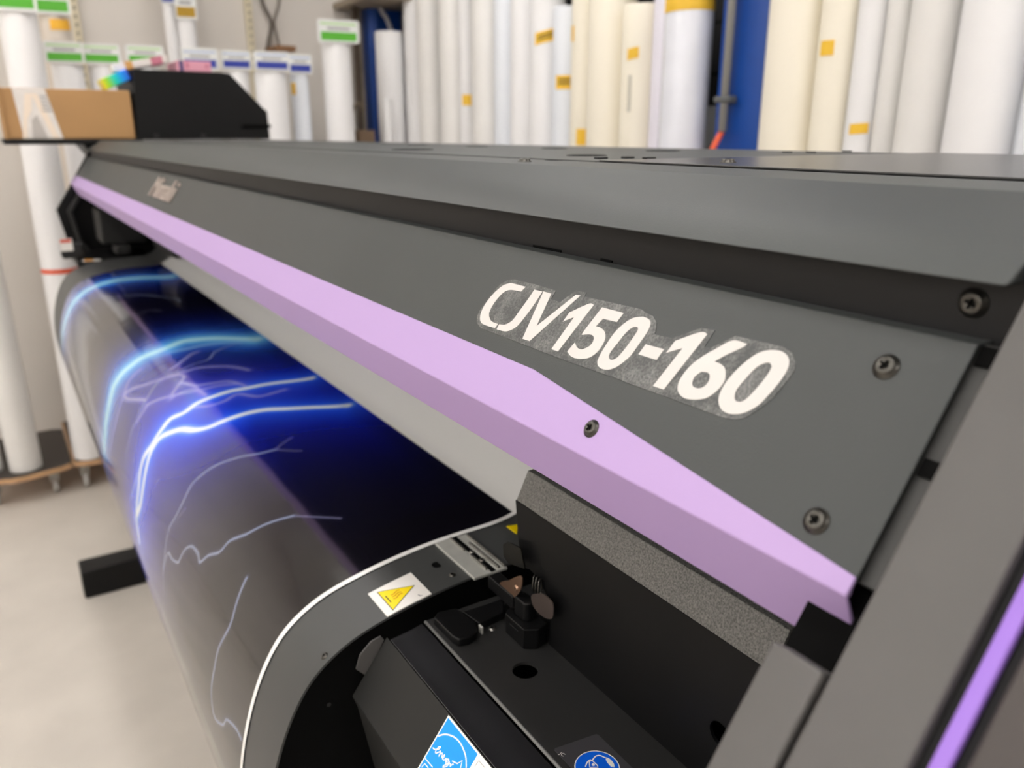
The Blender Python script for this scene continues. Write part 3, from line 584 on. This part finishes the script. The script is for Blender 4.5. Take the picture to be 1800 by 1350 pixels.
mt = frame((.146,2.399,.990), (1,0,0), (0,0,1), (0,-1,0))
o = plate('handle_sticker', [[(-.012,-.014),(.018,-.014),(.018,.018),(-.012,.018)]], .0005, mt, M_WHITE(), printer)
plate('sticker_band', [[(-.010,.008),(.016,.008),(.016,.016),(-.010,.016)]], .0003, mt @ Matrix.Translation((0,0,.0005)), mat('print_red', (214,70,44), .5), o)
o = box('platen_sticker', .180, .222, 2.365, 2.395, .9495, .9503, M_WHITE(), printer, 0)
box('sticker_band', .184, .205, 2.366, 2.394, .9503, .9506, M_ORANGE(), o, 0)

# ink unit on the far end of the top, with its side tray
iu = prism_y('ink_unit', [(.383,1.2535),(.763,1.2535),(.761,1.335),(.748,1.346),(.660,1.4395),(.630,1.4425),(.395,1.4425)], 2.58, 2.92, mat('ink_unit_black', (20,20,21), .5, spec=.2, noise=.08, nscale=5), printer, .003)
box('ink_unit_slot', .680, .766, 2.572, 2.60, 1.288, 1.297, M_VOID(), iu, .001)
for xx in (.435,.565): box('unit_clip', xx-.006, xx+.006, 2.572, 2.582, 1.256, 1.270, M_DARK(), iu, .001)
box('side_tray', .055, .395, 2.56, 2.90, 1.2420, 1.2560, M_BLACK(), printer, .003)
prism_y('tray_bracket', [(.243,1.2425),(.345,1.2425),(.330,1.212),(.275,1.200)], 2.60, 2.86, M_BLACK(), printer, .003)
# stand: beam, legs and feet
box('stand_beam', .38, .70, .12, YE, .78, .86, M_BLACK(), printer, .004)
for yy in (.35, 2.33):
    box('stand_leg', .36, .48, yy, yy+.085, .085, .78, M_BLACK(), printer, .004)
    box('stand_foot', .045, .80, yy, yy+.085, 0, .085, M_BLACK(), printer, .005)

# ------------------------------------------------------------------ things on the ink unit
M_CARD = mat('brown_cardboard', (178,137,90), .7, noise=.05, nscale=7)
cb = box('cardboard_box', .062, .378, 2.575, 2.83, 1.2562, 1.385, M_CARD, None, .003)
tag(cb, 'brown cardboard box on the black side tray at the far end of the printer', 'box')
box('box_flap', .062, .070, 2.57, 2.574, 1.2562, 1.385, mat('cardboard_fold', (168,128,82), .7), cb, 0)
mt = frame((0,2.5745,0), (1,0,0), (0,0,1), (0,-1,0))
lb = plate('box_sheet', [[(.094,1.384),(.170,1.384),(.196,1.257),(.104,1.257)]], .0008, mt, mat('torn_paper', (226,220,214), .6, noise=.06, nscale=60), cb)
lb['label'] = 'white paper sheet with pale tape strips on the front of the box'
pt = mat('pale_tape', (240,224,206), .5)
plate('tape_strip', [[(.136,1.372),(.150,1.372),(.188,1.258),(.172,1.258)]], .0006, mt @ Matrix.Translation((0,0,.0008)), pt, lb)
plate('tape_strip', [[(.122,1.372),(.138,1.372),(.132,1.330),(.118,1.305),(.112,1.258),(.100,1.258)]], .0006, mt @ Matrix.Translation((0,0,.0008)), pt, lb)
plate('paper_patch', [[(.128,1.305),(.142,1.318),(.160,1.258),(.124,1.258)]], .0004, mt @ Matrix.Translation((0,0,.0008)), mat('grey_patch', (186,180,174), .6), lb)
for k in range(5): plate('printed_line', [[(.156,1.366-.009*k),(.172+.002*k,1.366-.009*k),(.172+.002*k,1.363-.009*k),(.156,1.363-.009*k)]], .0002, mt @ Matrix.Translation((0,0,.0015)), M_GREYPR(), lb)
# flat ink boxes
pk = box('ink_box', .520, .612, 2.60, 2.76, 1.4428, 1.4720, mat('pink_carton', (226,160,180), .5), None, .001)
tag(pk, 'pink carton lying on top of the black ink unit', 'box')
mt = frame((0,2.5985,0), (1,0,0), (0,0,1), (0,-1,0))
plate('carton_band', [[(.524,1.4432),(.534,1.4432),(.534,1.4715),(.524,1.4715)]], .0005, mt @ Matrix.Translation((0,0,-.001)), mat('print_navy', (70,66,120), .5), pk)
plate('printed_line', [[(.541,1.452),(.549,1.452),(.549,1.468),(.541,1.468)]], .0005, mt @ Matrix.Translation((0,0,-.001)), mat('print_rose', (200,120,140), .5), pk)
plate('printed_mark', [circ(.600,1.459,.005,16)], .0005, mt @ Matrix.Translation((0,0,-.001)), mat('print_rose', (200,120,140), .5), pk)
wb = box('ink_box', -.075, .075, -.05, .05, 0, .020, mat('white_carton', (232,224,220), .5), None, .001)
wb.location = (.428, 2.68, 1.4520); wb.rotation_euler = (0, -.20, -.05)
tag(wb, 'white carton tilted over the edge of the ink unit beside the pink carton', 'box')
box('carton_band', .030, .062, -.051, .051, -.0005, .0205, mat('print_rose', (226,150,168), .5), wb, 0)
box('carton_corner', -.040, -.020, -.051, .051, -.0005, .0205, mat('carton_orange', (214,160,90), .5), wb, 0)
def holo():
    m = bpy.data.materials.new('rainbow_foil'); m.use_nodes = True; nt = m.node_tree; b = nt.nodes['Principled BSDF']
    tc = nt.nodes.new('ShaderNodeTexCoord'); sx = nt.nodes.new('ShaderNodeSeparateXYZ'); r = nt.nodes.new('ShaderNodeValToRGB')
    nt.links.new(tc.outputs['Generated'], sx.inputs['Vector']); nt.links.new(sx.outputs['X'], r.inputs['Fac'])
    e = r.color_ramp.elements; e[0].position = 0; e[0].color = lin((236,226,40)); e[1].position = 1; e[1].color = lin((40,90,235))
    for p, c in ((.22,(140,220,60)),(.45,(20,215,190)),(.72,(20,160,250))):
        k = e.new(p); k.color = lin(c)
    nt.links.new(r.outputs['Color'], b.inputs['Base Color']); b.inputs['Roughness'].default_value = .3; b.inputs['Metallic'].default_value = .2
    return m
hf = box('foil_packet', -.038, .038, -.045, .045, 0, .030, holo(), None, .003)
hf.location = (.357, 2.640, 1.4010); hf.rotation_euler = (0, -.42, 0)
tag(hf, 'shiny rainbow foil packet on the cardboard box against the ink unit', 'packet')

# ------------------------------------------------------------------ rolls
M_PAPER = [mat('paper_white', (237,236,237), .5, noise=.02, nscale=6), mat('paper_cool', (230,234,241), .4, noise=.03, nscale=5), mat('paper_cream', (243,236,219), .5, noise=.02, nscale=5),
           mat('paper_grey', (228,226,223), .45, noise=.03, nscale=6), mat('paper_lavender', (236,232,243), .4, noise=.02, nscale=5),
           mat('paper_beige', (214,204,192), .6, noise=.04, nscale=12), mat('plastic_wrapped', (230,232,241), .16, noise=.04, nscale=9, bump=.5, bscale=26, coat=.4)]
M_CORE = mat('cardboard_core', (168,140,108), .8)
M_TAPE = mat('yellow_tape', (244,196,56), .5)
def roll(x, y, r, h, mi, label, lean=(0,0), z=0, group=None):
    bm = bmesh.new()
    add_lathe(bm, [(.38*r,.02),(.38*r,0),(r*.985,0),(r,.004),(r,h-.004),(r*.985,h),(.40*r,h),(.38*r,h-.002),(.38*r,h-.05),(0,h-.05)], 40)
    a = 2.3                                                       # loose outer edge of the sheet
    c, s = math.cos(a), math.sin(a)
    v = [bm.verts.new(p) for p in ((r*c, r*s, .002),(r*c*1.012-s*.004, r*s*1.012+c*.004, .002),(r*c*1.012-s*.004, r*s*1.012+c*.004, h-.002),(r*c, r*s, h-.002))]
    bm.faces.new(v)
    o = fin(bm, 'media_roll', [M_PAPER[mi], M_CORE], None, True)
    for p in o.data.polygons:
        cz = p.center.z; rad = math.hypot(p.center.x, p.center.y)
        if rad < .5*r: p.material_index = 1
        if abs(p.normal.z) > .8: p.use_smooth = False
    o.location = (x, y, z); o.rotation_euler = (lean[0], lean[1], 0)
    tag(o, label, 'roll', group)
    return o
def patch_on_roll(o, name, r, z0, z1, a0, a1, m, lift=.0006, slant=0.0):
    bm = bmesh.new(); n = 30; A = []; B = []
    for k in range(n+1):
        a = a0+(a1-a0)*k/n; q = r+lift
        A.append(bm.verts.new((q*math.cos(a), q*math.sin(a), z0+slant*k/n))); B.append(bm.verts.new((q*math.cos(a), q*math.sin(a), z1+slant*k/n)))
    for k in range(n): bm.faces.new((A[k], A[k+1], B[k+1], B[k]))
    return fin(bm, name, m, o, True)
def view_angle(x, y): return math.atan2(-y, -x)                 # side of the roll that faces the room
def card(o, r, h, w, hh, z, band, face_dir, lines=True, light=None):
    """label card clipped to the top of the roll, facing face_dir"""
    d = Vector((math.cos(face_dir), math.sin(face_dir), 0)); x = Vector((-d.y, d.x, 0))
    mt = frame(d*(r+.003)+Vector((0,0,z)), x, (0,0,1), d)
    rw, rh, c = w/2, hh/2, .008
    def rrect(a, b, c): 
        out = []
        for cx, cy, s in ((a-c,b-c,0),(-a+c,b-c,1),(-a+c,-b+c,2),(a-c,-b+c,3)):
            for k in range(4): out.append((cx+c*math.cos(PI/2*(s+k/3)), cy+c*math.sin(PI/2*(s+k/3))))
        return out
    k = plate('label_card', [rrect(rw, rh, c)], .002, mt, mat('card_white', (226,228,226), .35), o)
    up = mt @ Matrix.Translation((0,0,.002))
    plate('colour_band', [[(-rw*.86,-rh*.80),(rw*.86,-rh*.80),(rw*.86,-rh*.06),(-rw*.86,-rh*.06)]], .0004, up, band, k)
    if light: plate('colour_line', [[(-rw*.86,rh*.55),(rw*.86,rh*.55),(rw*.86,rh*.74),(-rw*.86,rh*.74)]], .0004, up, light, k)
    if lines:
        plate('printed_line', [[(-rw*.55,rh*.14),(rw*.55,rh*.14),(rw*.55,rh*.34),(-rw*.55,rh*.34)]], .0004, up, M_GREYPR(), k)
    return k
GREEN = mat('card_green', (84,176,44), .4); LGREEN = mat('card_pale_green', (178,214,150), .4)
BLUE = mat('card_blue', (40,58,158), .4); LBLUE = mat('card_pale_blue', (176,188,216), .4); OCHRE = mat('card_ochre', (176,138,14), .4)
FD = -PI/2-.12                                                    # cards face the near side of the room

# rolls along the back wall, left part of the picture (on two dollies)
DZ = .120
wall_rolls = []
def wroll(x, y, r, h, mi, label, **k):
    o = roll(x, y, r, h-DZ, mi, label, z=DZ, group='rolls standing along the back wall', **k); wall_rolls.append(o); return o
o = wroll(.163, 3.19, .056, 1.700, 0, 'tall white roll with a green card and a red band, beside the cardboard box', lean=(0,.004))
card(o, .056, 1.58, .125, .10, 1.565, GREEN, FD, light=LGREEN)
patch_on_roll(o, 'red_band', .0565, .690, .705, -PI, 0, mat('red_band', (226,84,44), .5), .0015)
o = wroll(.292, 3.45, .048, 1.690, 5, 'beige roll with orange tape and a green card behind the tall white roll')
card(o, .048, 1.57, .120, .095, 1.592, GREEN, FD, light=LGREEN)
patch_on_roll(o, 'tape', .048, 1.495, 1.530, -PI*.62, -PI*.1, mat('orange_tape', (250,190,60), .5), .0015, .004)
o = wroll(-.045, 3.18, .052, 1.10, 3, 'short grey-white roll standing at the left edge of the picture', lean=(0,-.01))
o = wroll(-.165, 3.22, .050, 1.00, 0, 'short white roll partly cut off by the left edge of the picture')
o = wroll(.301, 3.345, .050, 1.50, 0, 'white roll under the leftmost low green card')
card(o, .050, 1.38, .122, .068, 1.415, GREEN, FD, light=LGREEN)
o = wroll(.415, 3.345, .041, 1.50, 0, 'white roll under the middle low green card, above the cardboard box')
card(o, .041, 1.38, .122, .066, 1.416, GREEN, FD, light=LGREEN)
o = wroll(.557, 3.345, .046, 1.50, 0, 'white roll under the low green card behind the white carton')
card(o, .046, 1.38, .124, .067, 1.418, GREEN, FD, light=LGREEN)
o = wroll(.745, 3.345, .050, 1.50, 0, 'white roll under the blue card behind the pink carton')
card(o, .050, 1.38, .130, .074, 1.414, BLUE, FD, light=LBLUE)
o = wroll(.877, 3.345, .045, 1.50, 0, 'white roll under the second blue card, behind the top of the ink unit')
card(o, .045, 1.38, .110, .067, 1.416, BLUE, FD, light=LBLUE)
o = wroll(.999, 3.31, .060, 1.50, 0, 'white roll with a blue card rising behind the sloped end of the ink unit')
card(o, .060, 1.38, .135, .068, 1.414, BLUE, FD, light=LBLUE)
o = wroll(1.131, 3.36, .036, 1.50, 1, 'pale bluish roll under the rightmost blue card')
card(o, .036, 1.38, .094, .072, 1.414, BLUE, FD, light=LBLUE)
patch_on_roll(o, 'tape', .036, 1.30, 1.345, -PI*.95, -PI*.75, M_TAPE, .0015)
o = wroll(1.271, 3.30, .057, 1.63, 0, 'single white roll with a green card standing apart before the blue column')
card(o, .057, 1.48, .165, .084, 1.534, GREEN, FD, light=LGREEN)
o = wroll(.712, 3.615, .021, 1.88, 0, 'thin white tube with a blue card rising above the other rolls')
card(o, .021, 1.76, .052, .07, 1.668, BLUE, FD, False)
o = wroll(.773, 3.615, .036, 1.88, 0, 'tall white tube with an ochre card rising above the other rolls')
card(o, .036, 1.76, .080, .10, 1.628, OCHRE, FD, light=LBLUE)

# dollies: scalloped boards on casters
M_BOARD = mat('plywood_edge', (196,156,116), .6, noise=.1, nscale=30); M_BTOP = mat('dark_board_top', (58,52,48), .6)
def dolly(pts, label, casters):
    cx0 = sum(p[0] for p in pts)/len(pts); cy0 = sum(p[1] for p in pts)/len(pts)
    t = thing('roll_dolly', label, 'dolly', (cx0, cy0, 0), 'dollies under the rolls')
    q = [(p[0]-cx0, p[1]-cy0) for p in pts]
    prism_z('board', q, .098, .1165, M_BOARD, t, .002)
    prism_z('board_top', [(a*.985, b*.985) for a, b in q], .1165, DZ, M_BTOP, t, .0005)
    for x, y in casters:
        x -= cx0; y -= cy0
        c = bpy.data.objects.new('caster', None); C.objects.link(c); c.parent = t; c.location = (x, y, 0)
        bm = bmesh.new(); add_lathe(bm, [(0,-.010),(.026,-.010),(.030,-.006),(.030,.006),(.026,.010),(0,.010)], 24, Matrix.Translation((0,0,.030)) @ Matrix.Rotation(PI/2, 4, 'Y'))
        fin(bm, 'wheel', mat('caster_grey', (176,174,170), .4), c, True)
        box('fork', -.016, .016, -.012, .012, .045, .098, M_STEEL(), c, .002)
dolly([(-.22,3.125),(-.115,3.110),(-.097,3.100),(-.05,3.100),(.07,3.130),(.098,3.150),(.098,3.56),(.06,3.58),(-.22,3.56)], 'brown plywood dolly on casters at the left edge of the floor', [(.035,3.20),(-.15,3.19),(.035,3.50),(-.15,3.50)])
dolly([(.102,3.152),(.13,3.140),(.22,3.125),(.34,3.180),(.37,3.21),(.50,3.22),(1.0,3.22),(1.40,3.22),(1.40,3.66),(.102,3.66)], 'brown plywood dolly under the tall white roll with the red band', [(.135,3.185),(.30,3.25),(1.25,3.35),(.135,3.60),(1.25,3.60)])

# wall fittings: slotted rails, a bracket shelf, cables
M_RAIL = mat('cream_rail', (214,204,178), .5)
for i, x in enumerate((1.050, .389)):
    r_ = box('slotted_rail', x-.014, x+.014, Y1-.022, Y1, .9, 2.3, M_RAIL, None, .002)
    tag(r_, 'cream slotted rail on the back wall %s' % ('between the thin tubes and the cables' if i == 0 else 'behind the beige roll at the left'), 'rail')
    for k in range(34): box('rail_slot', x-.004, x+.004, Y1-.0225, Y1-.0215, 1.30+.03*k, 1.315+.03*k, mat('slot_shadow', (120,112,96), .7), r_, 0)
sh = box('wall_shelf', 1.43, 2.0, 3.30, Y1, 1.80, 1.825, mat('shelf_board', (150,138,120), .6), None, .002)
tag(sh, 'grey-brown shelf board in the corner beside the blue column', 'shelf')
br = box('wood_block', 1.109, 1.195, 3.56, Y1, 1.602, 1.624, mat('wood_brown', (136,98,66), .6, noise=.15, nscale=20), None, .002)
tag(br, 'small brown wooden ledge on the wall above the blue cards', 'ledge')
def cable(name, pts, r, rgb, label, cat='cable', group=None):
    o = tube(name, cr(pts, 8), r, mat('cable_%d_%d_%d' % rgb, rgb, .5), None, 10); return tag(o, label, cat, group)
cable('cable', [(1.085,3.70,ZC),(1.095,3.70,2.0),(1.110,3.70,1.81),(1.141,3.700,1.724),(1.120,3.70,1.632),(1.100,3.70,1.5),(1.10,3.712,.8),(1.10,3.712,.012)], .008, (96,88,80), 'thick grey cable hanging down the wall over the wooden ledge')
cable('cable', [(1.190,3.680,ZC),(1.185,3.680,2.0),(1.178,3.680,1.815),(1.148,3.678,1.724),(1.160,3.680,1.634)], .006, (112,104,96), 'thin grey cable beside the thick cable on the wall')
for k, (x, y, w, z0, c, s) in enumerate(((1.478,3.60,.008,.0,(78,66,54),'dark brown batten leaning by the corner behind the lone roll'),(1.500,3.63,.009,.0,(100,86,72),'brown batten in the corner next to the dark one'),(1.526,3.66,.009,.0,(176,166,150),'pale batten in the corner left of the blue column'))):
    o = box('batten', x-w, x+w, y-.012, y+.012, z0, 1.80, mat('batten_%d' % k, c, .7, noise=.2, nscale=12), None, .002); tag(o, s, 'batten')
cable('hose', [(1.475,3.54,1.37),(1.460,3.54,1.40),(1.435,3.54,1.385),(1.420,3.54,1.33),(1.425,3.54,1.27),(1.46,3.54,1.15),(1.46,3.54,.5),(1.46,3.54,.01)], .006, (120,104,84), 'coiled brown hose low in the corner by the blue column', 'hose')
bx = box('carton', 1.405, 1.475, 3.42, 3.50, 0, 1.285, mat('corner_carton', (120,98,78), .7), None, .003); tag(bx, 'brown carton standing in the corner by the blue column', 'box')

# rack: blue steel columns and the rolls standing between them
M_BLUE = mat('blue_column_paint', (8,70,158), .38, noise=.05, nscale=6); M_BLUED = mat('blue_column_deep', (28,62,134), .45, noise=.05, nscale=6)
def column(pts, label):
    cx0 = sum(p[0] for p in pts)/len(pts); cy0 = sum(p[1] for p in pts)/len(pts)
    t = thing('blue_column', label, 'column', (cx0, cy0, 0), 'blue steel columns')
    prism_z('column_shaft', [(p[0]-cx0, p[1]-cy0) for p in pts], .012, ZC-.02, M_BLUE, t, .006)
    box('base_plate', -.10, .10, -.09, .09, 0, .012, M_BLUED, t, .002)
    return t
column([(1.66,1.422),(1.78,1.400),(1.78,1.56),(1.66,1.590),(1.652,1.56),(1.652,1.50),(1.645,1.49),(1.645,1.455)], 'blue steel column with a grey conduit, between white rolls and the cream roll')
column([(1.548,3.600),(1.590,3.590),(1.592,3.612),(1.715,3.612),(1.715,3.70),(1.548,3.70)], 'blue steel column in the corner at the left end of the roll rack')
cd = tube('conduit', [(1.632,1.535,1.275),(1.632,1.530,ZC-.02)], .0105, mat('conduit_grey', (168,166,160), .5), None, 14)
tag(cd, 'grey conduit pipe running down the face of the blue column', 'pipe')
box('conduit_clamp', 1.618, 1.650, 1.508, 1.560, 1.345, 1.362, mat('clamp_grey', (96,98,98), .5), cd, .004)
tube('conduit_sleeve', [(1.632,1.535,1.2755),(1.618,1.548,1.235),(1.606,1.560,1.19)], .008, mat('orange_sleeve', (236,98,62), .5), cd, 10)
cable('hose', [(1.545,3.545,ZC),(1.550,3.545,2.1),(1.578,3.545,1.82),(1.612,3.545,1.755),(1.632,3.545,1.69),(1.640,3.555,1.55),(1.645,3.565,.8),(1.645,3.565,.01)], .010, (176,176,184), 'pale hose curving down in front of the corner column', 'hose')
RX = 1.66
rack = 'rolls in the rack behind the printer'
def rroll(y, r, h, mi, label, x=RX, lean=(0,0)):
    o = roll(x, y, r, h, mi, label, lean, 0, rack); return o
FR = lambda x, y: view_angle(x, y)
def tape(o, x, y, r, z0, z1, da0, da1, slant=0, m=None, scrib=False):
    a = FR(x, y); q = patch_on_roll(o, 'tape', r, z0, z1, a+da0, a+da1, m or M_TAPE, .0012, slant)
    if scrib:
        for k in (.35,.62): patch_on_roll(q, 'handwriting', r+.0012, z0+(z1-z0)*k, z0+(z1-z0)*(k+.14), a+da0*.75, a+da1*.75, mat('scribble', (120,92,20), .6), .0010, slant)
    return q
rroll(3.45, .062, 1.69, 0, 'white roll with a flat top at the left end of the rack', 1.576)
rroll(3.355, .020, 1.415, 0, 'thin short white tube in front of the first roll of the rack', 1.510)
rroll(3.340, .060, 2.0, 0, 'bright white roll second from the left in the rack')
rroll(3.200, .068, 2.0, 3, 'light grey roll third from the left in the rack')
rroll(3.005, .068, 2.0, 3, 'light grey roll fourth from the left in the rack')
o = rroll(2.888, .038, 1.95, 0, 'narrow white roll with one small yellow tape square halfway up', 1.65); tape(o, 1.65, 2.888, .038, 1.375, 1.415, -.75, .25)
rroll(2.745, .070, 2.0, 3, 'pale roll right of the narrow white roll with the small tape square')
rroll(2.615, .052, 2.0, 1, 'pale bluish roll among the white rolls, well left of the slanted tape')
rroll(2.495, .058, 2.0, 0, 'white roll left of the roll with the slanted yellow tape')
o = rroll(2.370, .060, 2.0, 0, 'white roll with a slanted yellow tape label with writing'); tape(o, RX, 2.370, .060, 1.548, 1.585, -.75, .65, .018, None, True)
o = rroll(2.255, .048, 1.655, 1, 'short bluish roll with a yellow tape label of two written lines'); tape(o, RX, 2.255, .048, 1.408, 1.450, -.85, .75, 0, None, True)
o = rroll(2.157, .047, 2.0, 2, 'cream roll with two small yellow tape squares'); tape(o, RX, 2.157, .047, 1.545, 1.59, -1.35, -.95); tape(o, RX, 2.157, .047, 1.235, 1.285, -.55, .45)
rroll(2.030, .072, 2.0, 2, 'wide cream roll in the middle of the rack')
o = rroll(1.893, .059, 1.618, 2, 'shorter cream roll with a torn yellow tape spot near its top'); tape(o, RX, 1.893, .059, 1.470, 1.500, -.75, -.15, .006)
patch_on_roll(o, 'handwriting', .059, 1.33, 1.43, FR(RX,1.893)-.65, FR(RX,1.893)-.45, mat('faint_mark', (200,196,182), .6), .0008)
rroll(1.790, .040, 2.0, 4, 'slim lavender-white roll left of the plastic-wrapped roll')
o = rroll(1.683, .064, 1.66, 6, 'plastic-wrapped silvery white roll with yellow tape round its top', 1.635); tape(o, 1.635, 1.683, .064, 1.572, 1.612, -1.5, 1.5, .004)
ws = box('white_board', 1.76, 1.775, 1.62, 1.80, 0, 1.345, mat('board_white', (206,208,206), .5), None, .002); tag(ws, 'white board edge standing between the wrapped roll and the blue column', 'board')
bp_ = box('black_panel', 1.92, 1.94, -.3, 3.40, 0, 2.3, mat('black_backing', (14,14,14), .7), None, .002); tag(bp_, 'black backing panel behind the rolls of the rack', 'panel')
for k in range(3): box('panel_seam', 1.9185, 1.9215, -.29, 3.39, 1.44+.145*k, 1.446+.145*k, M_VOID(), bp_, 0)
rroll(1.348, .071, 2.0, 2, 'wide cream roll right of the blue column', 1.665)
o = rroll(1.232, .045, 2.0, 2, 'slim cream roll with a yellow tape square, right of the wide cream roll'); tape(o, RX, 1.232, .045, 1.435, 1.467, -.95, -.2)
o = rroll(1.152, .033, 2.0, 0, 'slim white roll with a yellow tape piece low down, right of the cream rolls'); tape(o, RX, 1.152, .033, 1.268, 1.290, -.7, .5, .003)
rroll(1.090, .027, 2.0, 3, 'slimmest grey-white roll in the right part of the rack')
rroll(1.010, .050, 2.0, 3, 'grey-white roll with a visible sheet edge, left of the dark gap')
rroll(.884, .067, 2.0, 0, 'wide white roll right of the dark gap near the right edge')
rroll(.745, .067, 2.0, 1, 'bluish white roll cut off by the right edge of the picture')

# ------------------------------------------------------------------ camera and output
cam = bpy.data.cameras.new('camera'); co_ = bpy.data.objects.new('camera', cam); C.objects.link(co_)
co_.location = (0, 0, H); co_.rotation_euler = (PI/2 - math.radians(17.4472), 0, -math.radians(32.6411))
cam.sensor_width = 36; cam.lens = 28; cam.clip_start = .01
cam.dof.use_dof = True; cam.dof.focus_distance = .42; cam.dof.aperture_fstop = 9.0
sc = bpy.context.scene; sc.camera = co_
w = bpy.data.worlds.new('room_air'); sc.world = w; w.use_nodes = True
w.node_tree.nodes['Background'].inputs['Color'].default_value = (.9,.95,1,1); w.node_tree.nodes['Background'].inputs['Strength'].default_value = .05
sc.view_settings.view_transform = 'Standard'; sc.view_settings.look = 'None'; sc.view_settings.gamma = 1; sc.view_settings.use_curve_mapping = False
sc.view_settings.exposure = EXPO
sc.cycles.max_bounces = 8; sc.cycles.diffuse_bounces = 5; sc.cycles.use_denoising = True
